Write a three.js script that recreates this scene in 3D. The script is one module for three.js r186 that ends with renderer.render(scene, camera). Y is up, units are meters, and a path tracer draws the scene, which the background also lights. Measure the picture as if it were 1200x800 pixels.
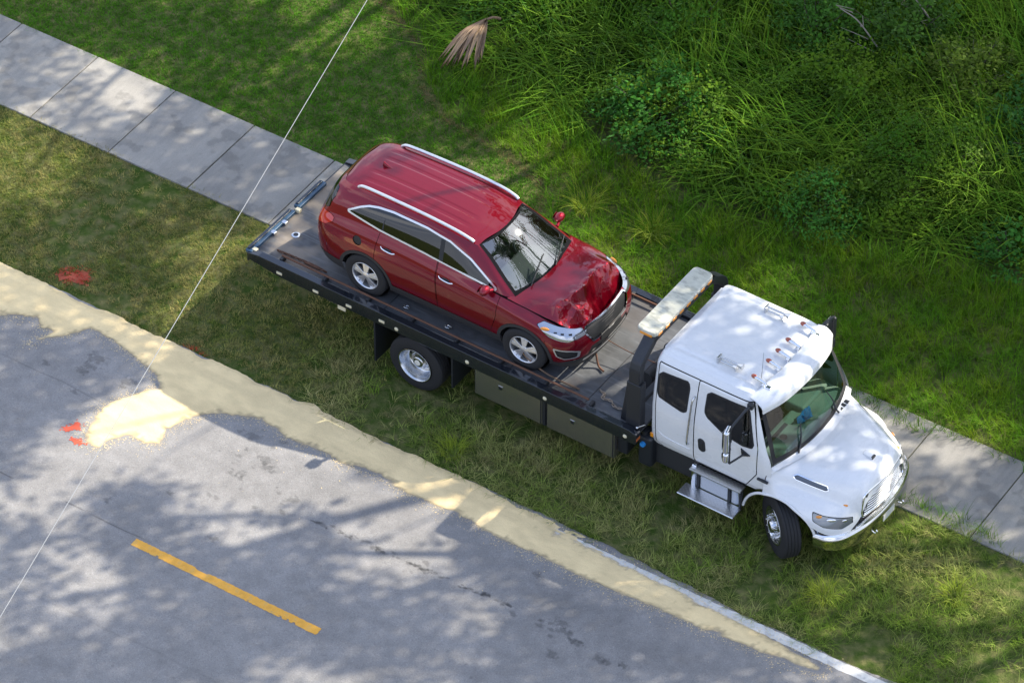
import * as THREE from 'three';
import { mergeGeometries, mergeVertices, toCreasedNormals } from 'three/addons/utils/BufferGeometryUtils.js';
import { RoundedBoxGeometry } from 'three/addons/geometries/RoundedBoxGeometry.js';

// ---------------------------------------------------------------- camera, sky, sun, exposure
const scene = new THREE.Scene();
const renderer = new THREE.WebGLRenderer({ antialias: true });
renderer.toneMapping = THREE.LinearToneMapping;
renderer.toneMappingExposure = 2.1;
renderer.shadowMap.enabled = true;

const CAM = { pitch: 0.7513, yaw: 0.5807, f: 5403.7, x: 37.998, y: 46.578, z: 43.622 };   // drone with a long lens
const camera = new THREE.PerspectiveCamera(2 * Math.atan(400 / CAM.f) * 180 / Math.PI, 1.5, 1, 2000);
camera.position.set(CAM.x, CAM.y, CAM.z);
camera.rotation.order = 'YXZ';
camera.rotation.set(-CAM.pitch, CAM.yaw, 0);
camera.updateMatrixWorld();

const SUN_EL = 41 * Math.PI / 180, SH = [-0.53, 0.848];                                    // the way shadows fall over the ground
const SUN = new THREE.Vector3(-SH[0] * Math.cos(SUN_EL), Math.sin(SUN_EL), -SH[1] * Math.cos(SUN_EL)).normalize();

function hash(n) { const s = Math.sin(n * 127.1) * 43758.5453; return s - Math.floor(s); }
function rng(seed) { let a = seed >>> 0; return () => { a |= 0; a = a + 0x6D2B79F5 | 0; let t = Math.imul(a ^ a >>> 15, 1 | a); t = t + Math.imul(t ^ t >>> 7, 61 | t) ^ t; return ((t ^ t >>> 14) >>> 0) / 4294967296; }; }
const PERM = (() => { const r = rng(7), p = [...Array(256).keys()]; for (let i = 255; i > 0; i--) { const j = Math.floor(r() * (i + 1)); [p[i], p[j]] = [p[j], p[i]]; } return [...p, ...p]; })();
const PV = (() => { const r = rng(19); return Array.from({ length: 256 }, () => r()); })();
function vn(x, y, z = 0) {                                                                  // value noise 0..1
  const X = Math.floor(x), Y = Math.floor(y), Z = Math.floor(z); let u = x - X, v = y - Y, w = z - Z;
  u = u * u * (3 - 2 * u); v = v * v * (3 - 2 * v); w = w * w * (3 - 2 * w);
  const g = (a, b, c) => PV[PERM[PERM[PERM[(X + a) & 255] + ((Y + b) & 255)] + ((Z + c) & 255)]];
  const l = (a, b, t) => a + (b - a) * t;
  const q = c => l(l(g(0, 0, c), g(1, 0, c), u), l(g(0, 1, c), g(1, 1, c), u), v);
  return w === 0 ? q(0) : l(q(0), q(1), w);
}
function fbm(x, y, o = 4, z = 0) { let s = 0, a = 0.5, t = 0; for (let i = 0; i < o; i++) { s += a * vn(x + i * 17.3, y + i * 9.1, z); t += a; a *= 0.5; x *= 2.03; y *= 2.03; z *= 2.03; } return s / t; }
const clamp = (x, a = 0, b = 1) => Math.min(b, Math.max(a, x));
const smooth = (a, b, x) => { const t = clamp((x - a) / (b - a)); return t * t * (3 - 2 * t); };
const lerp = (a, b, t) => a + (b - a) * t;

{ // sky: clear blue with thin bright haze toward the sun and a few soft clouds
  const W = 512, H = 256, d = new Float32Array(W * H * 4);
  for (let j = 0; j < H; j++) for (let i = 0; i < W; i++) {
    const el = (j + 0.5) / H * Math.PI - Math.PI / 2, az = ((i + 0.5) / W - 0.5) * 2 * Math.PI;
    const v = new THREE.Vector3(Math.cos(el) * Math.cos(az), Math.sin(el), Math.cos(el) * Math.sin(az));
    const y = Math.max(v.y, 0), c = v.dot(SUN), ang = Math.acos(clamp(c, -1, 1));
    const hz = Math.pow(1 - y, 4);
    let r = lerp(0.29, 0.78, hz), g = lerp(0.42, 0.84, hz), b = lerp(0.72, 0.95, hz);
    const glow = 2.6 * Math.exp(-ang / 0.16) + 0.55 * Math.exp(-ang / 0.6);
    r += glow; g += glow * 0.97; b += glow * 0.9;
    if (v.y > 0.02) {                                                                        // cloud layer, in plane coordinates
      const px = v.x / (v.y + 0.12), pz = v.z / (v.y + 0.12);
      const cl = smooth(0.46, 0.66, fbm(px * 1.5 + 4, pz * 1.5 + 9, 5)) * smooth(0.02, 0.2, v.y);
      r = lerp(r, r * 0.3 + 1.25, cl * 0.85); g = lerp(g, g * 0.3 + 1.24, cl * 0.85); b = lerp(b, b * 0.3 + 1.22, cl * 0.85);
    }
    const k = (j * W + i) * 4; d[k] = r * 0.71; d[k + 1] = g * 0.72; d[k + 2] = b * 0.75; d[k + 3] = 1;
  }
  const t = new THREE.DataTexture(d, W, H, THREE.RGBAFormat, THREE.FloatType);
  t.mapping = THREE.EquirectangularReflectionMapping; t.magFilter = THREE.LinearFilter; t.minFilter = THREE.LinearFilter; t.needsUpdate = true;
  scene.background = t; scene.environment = t;
}
const sun = new THREE.DirectionalLight(new THREE.Color(1, 0.92, 0.78), 4.6);
sun.position.copy(SUN).multiplyScalar(80).add(new THREE.Vector3(10, 0, 2)); sun.target.position.set(10, 0, 2);
sun.castShadow = true; sun.shadow.radius = 1; sun.shadow.mapSize.set(4096, 4096);
Object.assign(sun.shadow.camera, { left: -30, right: 30, top: 30, bottom: -30, near: 1, far: 160 });
scene.add(sun, sun.target);

// ---------------------------------------------------------------- helpers
const V = (x, y, z) => new THREE.Vector3(x, y, z);
const lin = (r, g, b) => new THREE.Color().setRGB(r, g, b);
function project(x, y, z) {                                                                  // where a point falls in a 1200 x 800 picture
  const v = V(x, y, z).applyMatrix4(camera.matrixWorldInverse);
  return [600 + CAM.f * v.x / -v.z, 400 - CAM.f * v.y / -v.z];
}
function ground(u, v, y = 0) {                                                               // point at height y that the picture shows at u, v
  const d = V((u - 600) / CAM.f, -(v - 400) / CAM.f, -1).applyQuaternion(camera.quaternion), t = (y - CAM.y) / d.y;
  return V(CAM.x + d.x * t, y, CAM.z + d.z * t);
}
const inFrame = (x, z, m, y = 0) => { const [u, v] = project(x, y, z); return u > -m && u < 1200 + m && v > -m && v < 800 + m; };

function std(color, roughness = 0.6, metalness = 0, extra = {}) { return new THREE.MeshPhysicalMaterial({ color, roughness, metalness, side: THREE.DoubleSide, ...extra }); }
function shadows(o) { o.traverse(m => { if (m.isMesh) { m.castShadow = true; m.receiveShadow = true; } }); return o; }
const used = {};
function numbered(n) { const k = used[n] = (used[n] ?? -1) + 1; return k ? `${n}_${String(k).padStart(3, '0')}` : n; }
function tag(o, label, category, group, kind) { if (label) o.userData.label = label; if (category) o.userData.category = category; if (group) o.userData.group = group; if (kind) o.userData.kind = kind; return o; }
function thing(name, label, category, group) { const g = new THREE.Group(); g.name = numbered(name); scene.add(g); return tag(g, label, category, group); }
function part(name, geo, mat, parent, label) {
  if (Array.isArray(geo)) geo = merge(geo);
  const m = new THREE.Mesh(geo, mat); m.name = parent === scene ? numbered(name) : name; m.castShadow = m.receiveShadow = true; parent.add(m);
  if (label) m.userData.label = label;
  return m;
}
function merge(list) {
  list = list.filter(Boolean).map(g => { g = g.index ? g.toNonIndexed() : g.clone(); for (const k of Object.keys(g.attributes)) if (!['position', 'normal', 'uv'].includes(k)) g.deleteAttribute(k); if (!g.attributes.uv) g.setAttribute('uv', new THREE.BufferAttribute(new Float32Array(g.attributes.position.count * 2), 2)); if (!g.attributes.normal) g.computeVertexNormals(); return g; });
  return mergeGeometries(list);
}
function rbox(w, h, d, r = 0.01, x = 0, y = 0, z = 0, seg = 2) { return new RoundedBoxGeometry(w, h, d, seg, Math.min(r, w / 2.01, h / 2.01, d / 2.01)).translate(x, y, z); }
function b2(x0, x1, y0, y1, z0, z1, r = 0.01) { return rbox(Math.abs(x1 - x0), Math.abs(y1 - y0), Math.abs(z1 - z0), r, (x0 + x1) / 2, (y0 + y1) / 2, (z0 + z1) / 2); }
function cyl(r0, r1, a, b, seg = 16, open = false) {                                         // cylinder from a to b
  a = V(...a); b = V(...b); const d = b.clone().sub(a), g = new THREE.CylinderGeometry(r1, r0, d.length(), seg, 1, open);
  g.applyQuaternion(new THREE.Quaternion().setFromUnitVectors(V(0, 1, 0), d.clone().normalize())); return g.translate((a.x + b.x) / 2, (a.y + b.y) / 2, (a.z + b.z) / 2);
}
function tube(pts, r, seg = 8, n, closed = false, t = 0.5) { const c = new THREE.CatmullRomCurve3(pts.map(p => V(...p)), closed, 'catmullrom', t); return new THREE.TubeGeometry(c, n ?? pts.length * 6, r, seg, closed); }
function taperTube(pts, r0, r1, seg = 8, n = 16) {
  const c = new THREE.CatmullRomCurve3(pts.map(p => V(...p))), g = new THREE.TubeGeometry(c, n, 1, seg, false), P = g.attributes.position, L = c.getSpacedPoints(n);
  for (let i = 0; i <= n; i++) for (let j = 0; j <= seg; j++) { const k = i * (seg + 1) + j, t = c.getPointAt(i / n), r = lerp(r0, r1, i / n); P.setXYZ(k, t.x + (P.getX(k) - t.x) * r, t.y + (P.getY(k) - t.y) * r, t.z + (P.getZ(k) - t.z) * r); }
  g.computeVertexNormals(); return g;
}
function cr(p0, p1, p2, p3, t) { const o = []; for (let k = 0; k < 3; k++) { const a = p0[k], b = p1[k], c = p2[k], d = p3[k]; o.push(0.5 * (2 * b + (c - a) * t + (2 * a - 5 * b + 4 * c - d) * t * t + (3 * b - a - 3 * c + d) * t * t * t)); } return o; }
function crEval(list, s) {                                                                   // s in 0..list.length-1
  const n = list.length, i = Math.min(n - 2, Math.floor(s)), t = s - i, ext = (a, b) => [2 * a[0] - b[0], 2 * a[1] - b[1], 2 * a[2] - b[2]];
  return cr(i > 0 ? list[i - 1] : ext(list[0], list[1]), list[i], list[i + 1], i + 2 < n ? list[i + 2] : ext(list[n - 1], list[n - 2]), t);
}
function gridGeo(fn, nu, nv, flip = false) {
  const P = [], U = [], I = [];
  for (let i = 0; i <= nu; i++) for (let j = 0; j <= nv; j++) { P.push(...fn(i / nu, j / nv)); U.push(i / nu, j / nv); }
  for (let i = 0; i < nu; i++) for (let j = 0; j < nv; j++) { const a = i * (nv + 1) + j, b = a + 1, c = a + nv + 1, d = c + 1; flip ? I.push(a, b, c, b, d, c) : I.push(a, c, b, b, c, d); }
  const g = new THREE.BufferGeometry(); g.setAttribute('position', new THREE.Float32BufferAttribute(P, 3)); g.setAttribute('uv', new THREE.Float32BufferAttribute(U, 2)); g.setIndex(I); g.computeVertexNormals(); return g;
}
function net(N, su, sv, flip, warp) {                                                        // smooth surface through a net of points
  const nu = N.length - 1, nv = N[0].length - 1;
  const sh = (a, f) => a;
  return gridGeo((u, v) => { const rows = []; for (let i = 0; i <= nu; i++) rows.push(crEval(N[i], v * nv)); const p = crEval(rows, u * nu); return warp ? warp(p, u, v) : p; }, nu * su, nv * sv, flip);
}
function mirrorZ(g) {
  g = g.clone(); const p = g.attributes.position, n = g.attributes.normal; for (let i = 0; i < p.count; i++) { p.setZ(i, -p.getZ(i)); if (n) n.setZ(i, -n.getZ(i)); }
  if (g.index) { const a = g.index.array; for (let i = 0; i < a.length; i += 3) { const t = a[i]; a[i] = a[i + 1]; a[i + 1] = t; } }
  else for (const at of Object.values(g.attributes)) { const s = at.itemSize, a = at.array; for (let i = 0; i < at.count; i += 3) for (let k = 0; k < s; k++) { const t = a[i * s + k]; a[i * s + k] = a[(i + 1) * s + k]; a[(i + 1) * s + k] = t; } }
  return g;
}
function clip(g, f) {                                                                        // keeps the part of a surface where f(x, y, z) > 0
  const s = g.index ? g.toNonIndexed() : g, P = s.attributes.position.array, N = s.attributes.normal.array, U = s.attributes.uv?.array, oP = [], oN = [], oU = [];
  const emit = v => { oP.push(v[0], v[1], v[2]); oN.push(v[3], v[4], v[5]); oU.push(v[6], v[7]); };
  for (let i = 0; i < P.length / 9; i++) {
    const vs = [], d = [];
    for (let k = 0; k < 3; k++) { const a = i * 9 + k * 3, b = i * 6 + k * 2; vs.push([P[a], P[a + 1], P[a + 2], N[a], N[a + 1], N[a + 2], U ? U[b] : 0, U ? U[b + 1] : 0]); d.push(f(P[a], P[a + 1], P[a + 2])); }
    const poly = [];
    for (let k = 0; k < 3; k++) { const q = (k + 1) % 3; if (d[k] > 0) poly.push(vs[k]); if ((d[k] > 0) !== (d[q] > 0)) { const t = d[k] / (d[k] - d[q]); poly.push(vs[k].map((x, m) => x + (vs[q][m] - x) * t)); } }
    for (let k = 2; k < poly.length; k++) { emit(poly[0]); emit(poly[k - 1]); emit(poly[k]); }
  }
  if (!oP.length) return null;
  const o = new THREE.BufferGeometry(); o.setAttribute('position', new THREE.Float32BufferAttribute(oP, 3)); o.setAttribute('normal', new THREE.Float32BufferAttribute(oN, 3)); o.setAttribute('uv', new THREE.Float32BufferAttribute(oU, 2)); return o;
}
function sdPoly(pts, x, y, r = 0) {                                                          // signed distance, negative inside
  let d = 1e9, s = 1;
  for (let i = 0, j = pts.length - 1; i < pts.length; j = i++) {
    const ex = pts[j][0] - pts[i][0], ey = pts[j][1] - pts[i][1], wx = x - pts[i][0], wy = y - pts[i][1], t = clamp((wx * ex + wy * ey) / (ex * ex + ey * ey)), bx = wx - ex * t, by = wy - ey * t;
    d = Math.min(d, bx * bx + by * by);
    const c1 = y >= pts[i][1], c2 = y < pts[j][1], c3 = ex * wy > ey * wx; if ((c1 && c2 && c3) || (!c1 && !c2 && !c3)) s = -s;
  }
  return s * Math.sqrt(d) - r;
}
function offset(g, d) { g = g.clone(); const p = g.attributes.position, n = g.attributes.normal; for (let i = 0; i < p.count; i++) p.setXYZ(i, p.getX(i) + n.getX(i) * d, p.getY(i) + n.getY(i) * d, p.getZ(i) + n.getZ(i) * d); return g; }
function outward(g, c) {                                                                     // turns a surface's faces away from the point c
  const p = g.attributes.position, n = g.attributes.normal; let s = 0;
  for (let i = 0; i < p.count; i++) s += n.getX(i) * (p.getX(i) - c[0]) + n.getY(i) * (p.getY(i) - c[1]) + n.getZ(i) * (p.getZ(i) - c[2]);
  if (s >= 0) return g;
  for (let i = 0; i < p.count; i++) n.setXYZ(i, -n.getX(i), -n.getY(i), -n.getZ(i));
  if (g.index) { const a = g.index.array; for (let i = 0; i < a.length; i += 3) { const t = a[i]; a[i] = a[i + 1]; a[i + 1] = t; } }
  return g;
}
function lathe(pts, seg = 48) { return new THREE.LatheGeometry(pts.map(p => new THREE.Vector2(p[0], p[1])), seg).rotateX(Math.PI / 2); }   // axis along z, profile (radius, z)
function tex(w, h, fn, srgb = true, repeat) {
  const d = new Uint8Array(w * h * 4);
  for (let j = 0; j < h; j++) for (let i = 0; i < w; i++) { const c = fn(i, j, i / w, j / h), k = (j * w + i) * 4; d[k] = clamp(c[0]) * 255; d[k + 1] = clamp(c[1]) * 255; d[k + 2] = clamp(c[2]) * 255; d[k + 3] = c[3] === undefined ? 255 : c[3] * 255; }
  const t = new THREE.DataTexture(d, w, h); t.magFilter = THREE.LinearFilter; t.minFilter = THREE.LinearMipmapLinearFilter; t.generateMipmaps = true; t.wrapS = t.wrapT = THREE.RepeatWrapping; if (srgb) t.colorSpace = THREE.SRGBColorSpace; if (repeat) t.repeat.set(...repeat); t.needsUpdate = true; return t;
}
const s2 = c => Math.pow(clamp(c), 1 / 2.2);                                                 // linear value to a colour texture's value

// ---------------------------------------------------------------- the setting: ground, road, sand, pavement
const MOW = [[-12, -9], [2.5, -4.4], [4.9, -3.5], [5.81, -2.97], [6.28, -2.27], [7.08, -1.81], [7.97, -1.66], [8.69, -1.53], [9.24, -1.17], [9.5, -0.7], [9.6, 0.2], [9.6, 40], [-12, 40]];
const BANK = [[2, -5.4], [4.4, -4.5], [5.7, -3.5], [6.6, -3.05], [7.6, -3.0], [9.08, -2.75], [10.93, -2.2], [12.22, -2.25], [13.51, -2.7], [14.99, -3.1], [16.34, -3.3], [26, -4.2], [60, -4.2], [60, -60], [2, -60]];
const SAND = [[17.88, 5.03], [17.3, 4.97], [15.5, 4.92], [14.06, 4.86], [12.6, 4.79], [11.1, 4.73], [9.6, 4.70], [8, 4.64], [6.47, 4.62], [4.89, 4.62], [3.28, 4.62], [0, 4.62], [0, 5.7], [3.2, 5.9], [3.98, 5.67], [4.45, 5.41], [4.62, 5.54], [4.81, 5.5], [4.66, 5.89], [5, 5.54], [5.27, 5.16], [5.66, 5.17], [6.07, 5.28], [6.64, 5.45], [6.82, 5.63], [6.66, 5.78], [6.4, 6.36], [6.44, 6.78], [6.44, 6.93], [6.67, 7.15], [6.92, 7.14], [6.99, 6.87], [7.12, 6.68], [7.39, 6.68], [7.62, 6.56], [7.53, 6.29], [7.6, 5.95], [7.82, 5.66], [8.14, 5.44], [8.49, 5.33], [8.69, 5.38], [9.01, 5.47], [9.27, 5.45], [9.66, 5.41], [10.01, 5.44], [10.58, 5.36], [11.14, 5.43], [11.67, 5.44], [12.19, 5.39], [12.71, 5.47], [13.29, 5.44], [14.11, 5.47], [14.79, 5.42], [15.61, 5.42], [16.65, 5.34], [17.43, 5.29], [17.88, 5.24]];
const EDGE = 4.7;                                                                            // where the asphalt ends
const edgeAt = x => EDGE + 0.05 * (fbm(x * 1.3, 3) - 0.5) + 0.06 * (fbm(x * 6, 8) - 0.5) + 0.12 * smooth(14, 17, x) * smooth(19.5, 18, x);

let groundMesh;
{
  const t = tex(1024, 1024, (i, j) => {
    const x = i / 1024 * 8, y = j / 1024 * 8, w = (f, o, s) => { const a = x / 8, b = y / 8; return lerp(lerp(fbm(x * f + s, y * f, o), fbm((x - 8) * f + s, y * f, o), smooth(0.8, 1, a)), lerp(fbm(x * f + s, (y - 8) * f, o), fbm((x - 8) * f + s, (y - 8) * f, o), smooth(0.8, 1, a)), smooth(0.8, 1, b)); };
    const n = w(1.2, 4, 0), m = w(9, 3, 40), g = hash(i * 1.37 + j * 311.7), k = clamp(0.25 * n + 1.5 * (m - 0.35));
    const s = 0.65 + 0.5 * m + 0.25 * (g - 0.5);
    return [s2(lerp(0.055, 0.15, k) * s), s2(lerp(0.095, 0.135, k) * s), s2(lerp(0.012, 0.055, k) * s)];
  });
  t.repeat.set(40, 40);
  const b = tex(512, 512, (i, j) => { const v = 0.5 * hash(i * 3.1 + j * 17.7) + 0.5 * vn(i / 6, j / 6); return [v, v, v]; }, false); b.repeat.set(160, 160);
  const g = new THREE.PlaneGeometry(320, 320, 1, 1).rotateX(-Math.PI / 2).translate(10, -0.03, 0);
  const m = groundMesh = part('ground', g, std(0xffffff, 1, 0, { map: t, bumpMap: b, bumpScale: 0.015, specularIntensity: .15 }), scene); tag(m, 'soil and thatch below the roadside grass', null, null, 'structure');
}

// asphalt: colour of aged aggregate, seams, stains and drips as they lie on the road
const RX0 = 2, RX1 = 22, RZ0 = 4.5, RZ1 = 12.3;
const stains = (() => {
  const r = rng(5), L = [];
  const px = (u, v, R, k, e = 1.5) => { const p = ground(u, v); L.push([p.x, p.z, R, k, e]); };
  for (const [u, v, R] of [[297, 512, .1], [313, 540, .1], [314, 548, .09], [284, 555, .06], [251, 631, .06], [200, 579, .05], [344, 586, .08], [280, 560, .05], [330, 600, .05], [660, 731, .09], [659, 738, .07], [646, 745, .05], [632, 733, .05], [646, 767, .08], [630, 674, .07], [107, 430, .1], [113, 420, .12], [98, 434, .08], [150, 448, .1], [141, 453, .06], [52, 425, .06], [84, 458, .06], [25, 364, .1], [125, 586, .05], [702, 772, .08], [712, 776, .06], [730, 780, .06], [676, 754, .06], [500, 660, .05]]) px(u, v, R, 0.5);
  for (let i = 0; i < 60; i++) { const t = r(); px(lerp(352, 600, t) + (r() - .5) * 7, lerp(603, 712, t) + (r() - .5) * 4, 0.015 + 0.035 * r() * r() * (t > .3 ? 1.4 : 1), 0.55, 2.2); }
  for (let i = 0; i < 14; i++) { const t = r(); px(lerp(610, 760, t) + (r() - .5) * 22, lerp(716, 790, t) + (r() - .5) * 8, 0.02 + 0.03 * r(), 0.5); }
  for (let i = 0; i < 26; i++) px(240 + r() * 110, 500 + r() * 100, 0.02 + 0.035 * r() * r(), 0.42);
  for (let i = 0; i < 60; i++) L.push([RX0 + r() * 20, 5.5 + r() * 6.5, 0.01 + 0.04 * r() * r(), 0.3, 1.2]);
  return L;
})();
const asphaltMap = (() => {
  const W = 2048, H = 800, A = new Float32Array(W * H), seam = (x, z, c, w) => Math.exp(-Math.pow((z - c) / w, 2));
  const grit = rng(3);
  for (let j = 0; j < H; j++) for (let i = 0; i < W; i++) {
    const x = RX0 + (i + 0.5) / W * (RX1 - RX0), z = RZ0 + (j + 0.5) / H * (RZ1 - RZ0);
    const a = grit(); let v = 0.235 * (0.9 + 0.28 * (fbm(x * 0.7, z * 1.2, 4) - 0.5) + 0.3 * (fbm(x * 7, z * 7, 3) - 0.5));
    v *= a > 0.95 ? 1.3 : a < 0.07 ? 0.74 : 0.9 + 0.2 * a;                                  // single stones
    v *= 1 - 0.10 * Math.exp(-Math.pow((z - 6.0) / 0.3, 2)) + 0.06 * Math.exp(-Math.pow((z - 7.4) / 0.35, 2));
    const wob = 0.05 * (fbm(x * 1.1, 5, 3) - 0.5);
    v *= 1 - 0.5 * seam(x, z, 8.22 - 0.02 * (x - 8) + wob, 0.012) * smooth(5, 6, x) * smooth(9, 8.2, x) * smooth(0.35, 0.5, fbm(x * 3, 1, 2));   // crack beside the dash
    v *= 1 - 0.3 * seam(x, z, 6.3 + wob * 2 - 0.01 * (x - 5), 0.012) * smooth(4, 5, x) * smooth(7, 6.2, x);
    v *= 1 - 0.12 * seam(x, z, 9.9 + wob * 3, 0.02);
    A[j * W + i] = v;
  }
  for (const [sx, sz, R, k, e] of stains) {
    const i0 = Math.floor((sx - R * 2 * e - RX0) / (RX1 - RX0) * W), i1 = Math.ceil((sx + R * 2 * e - RX0) / (RX1 - RX0) * W), j0 = Math.floor((sz - 2 * R - RZ0) / (RZ1 - RZ0) * H), j1 = Math.ceil((sz + 2 * R - RZ0) / (RZ1 - RZ0) * H);
    for (let j = Math.max(0, j0); j < Math.min(H, j1); j++) for (let i = Math.max(0, i0); i < Math.min(W, i1); i++) {
      const x = RX0 + (i + 0.5) / W * (RX1 - RX0), z = RZ0 + (j + 0.5) / H * (RZ1 - RZ0), d = Math.hypot((x - sx) / e, z - sz) / R + 1.5 * (fbm(x * 22, z * 22, 2) - 0.5);
      A[j * W + i] *= 1 - k * 0.72 * smooth(1.15, 0.35, d);
    }
  }
  const d = new Uint8Array(W * H * 4), r2 = rng(11);
  for (let k = 0; k < W * H; k++) { const v = A[k], w = (r2() - 0.5) * 0.05; d[k * 4] = 255 * s2(v * (1.03 + w)); d[k * 4 + 1] = 255 * s2(v * 0.99); d[k * 4 + 2] = 255 * s2(v * (0.94 - w)); d[k * 4 + 3] = 255; }
  const t = new THREE.DataTexture(d, W, H); t.magFilter = THREE.LinearFilter; t.minFilter = THREE.LinearMipmapLinearFilter; t.generateMipmaps = true; t.wrapS = t.wrapT = THREE.MirroredRepeatWrapping; t.colorSpace = THREE.SRGBColorSpace; t.needsUpdate = true; return t;
})();
const gritBump = tex(512, 512, (i, j) => { const v = 0.6 * hash(i * 7.13 + j * 91.7) + 0.4 * vn(i / 3, j / 3); return [v, v, v]; }, false); gritBump.repeat.set(9, 3.6);
const road = (() => {
  const P = [], U = [], I = []; const xs = []; for (let x = -60; x < -2; x += 2) xs.push(x); for (let x = -2; x < 24; x += 0.04) xs.push(x); for (let x = 24; x <= 90; x += 2) xs.push(x);
  xs.forEach((x, i) => { const e = edgeAt(x); for (const [z, y] of [[e - 0.02, -0.06], [e, -0.008], [e + 0.05, 0], [8.2, 0], [12.2, 0], [12.22, -0.06]]) { P.push(x, y, z); U.push((x - RX0) / (RX1 - RX0), (z - RZ0) / (RZ1 - RZ0)); } if (i) for (let k = 0; k < 5; k++) { const a = (i - 1) * 6 + k, b = a + 6; I.push(a, a + 1, b, a + 1, b + 1, b); } });
  const g = new THREE.BufferGeometry(); g.setAttribute('position', new THREE.Float32BufferAttribute(P, 3)); g.setAttribute('uv', new THREE.Float32BufferAttribute(U, 2)); g.setIndex(I); g.computeVertexNormals();
  const m = part('road', g, std(0xffffff, 0.88, 0, { map: asphaltMap, bumpMap: gritBump, bumpScale: 0.004 }), scene); return tag(m, 'weathered grey asphalt road with a yellow dash and spilled sand', null, null, 'structure');
})();
function sheet(name, x0, x1, z0, z1, y, step, keep, mat, label, parent = road) {                             // thin paint on the road, worn through where keep < 0
  const g = gridGeo((u, v) => [lerp(x0, x1, u), y, lerp(z0, z1, v)], Math.ceil((x1 - x0) / step), Math.ceil((z1 - z0) / step), true);
  const U = g.attributes.uv; for (let i = 0; i < U.count; i++) U.setXY(i, g.attributes.position.getX(i), g.attributes.position.getZ(i));
  const c = clip(g, (x, _, z) => keep(x, z)); return part(name, outward(c, [0, -9, 0]), mat, parent, label);
}
const paintTex = (a, b, seed) => tex(256, 256, (i, j) => { const n = fbm(i / 20 + seed, j / 20, 3), g = hash(i * 5.7 + j * 83.1 + seed); const s = 0.8 + 0.3 * n + 0.22 * (g - 0.5), k = smooth(0.55, 0.75, n); return [s2(lerp(a[0], b[0], k) * s), s2(lerp(a[1], b[1], k) * s), s2(lerp(a[2], b[2], k) * s)]; });
const yellowPaint = std(0xffffff, 0.7, 0, { map: paintTex([0.72, 0.36, 0.035], [0.6, 0.33, 0.06], 3) });
const whitePaint = std(0xffffff, 0.75, 0, { map: paintTex([0.6, 0.59, 0.55], [0.44, 0.43, 0.41], 9) });
const orangePaint = std(lin(0.5, 0.075, 0.035), 0.8);
const wear = (x, z, s, k) => s - k * (fbm(x * 28, z * 28, 3) - 0.35);
sheet('lane_marking', 8.42, 11.66, 8.24, 8.42, 0.004, 0.015, (x, z) => Math.min(x - 8.44, 11.63 - x, z - 8.262, 8.402 - z) + 0.022 * (0.62 - fbm(x * 34, z * 34, 3)) - 0.04 * smooth(.66, .76, fbm(x * 9 + 4, z * 16, 4)), yellowPaint, 'yellow centre dash on the asphalt');
for (const [a, b] of [[-40, 0], [0, 4.2], [11, 24], [24, 60]]) sheet('edge_line', a, b, 4.82, 5.02, 0.004, b - a > 20 ? 0.1 : 0.02, (x, z) => Math.min(z - 4.845, 4.99 - z) * 2 + 0.07 * (0.62 - fbm(x * 14, z * 20, 3)), whitePaint, 'worn white edge line');
const blob = (L, k = 0.05) => (x, z) => { let d = -9; for (const [cx, cz, rx, rz, t] of L) { const c = Math.cos(t), s = Math.sin(t), a = (x - cx) * c + (z - cz) * s, b = -(x - cx) * s + (z - cz) * c; d = Math.max(d, (1 - Math.hypot(a / rx, b / rz)) * Math.min(rx, rz)); } return d - k * (fbm(x * 16, z * 16, 4) - 0.42) * 2.2; };
sheet('spray_mark', 5.9, 7.0, 6.6, 7.5, 0.005, 0.008, ((f) => (x, z) => f(x, z) + 0.03 - 0.075 * vn(x * 70, z * 70))(blob([[6.31, 6.96, 0.16, 0.09, -0.7], [6.55, 7.15, 0.14, 0.06, -0.1], [6.33, 6.86, 0.1, 0.05, 0.5]], 0.05)), orangePaint, 'orange sprayed mark beside the sand spill');
sheet('spray_mark', 3.8, 4.9, 3.9, 4.7, -0.024, 0.015, ((f) => (x, z) => f(x, z) + 0.02 - 0.14 * vn(x * 34, z * 34))(blob([[4.35, 4.35, .32, .17, .0], [4.2, 4.42, .2, .14, .5], [4.45, 4.25, .18, .16, 0]], .07)), std(lin(0.34, 0.07, 0.035), 0.9), 'orange sprayed mark on the verge', groundMesh);

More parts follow.
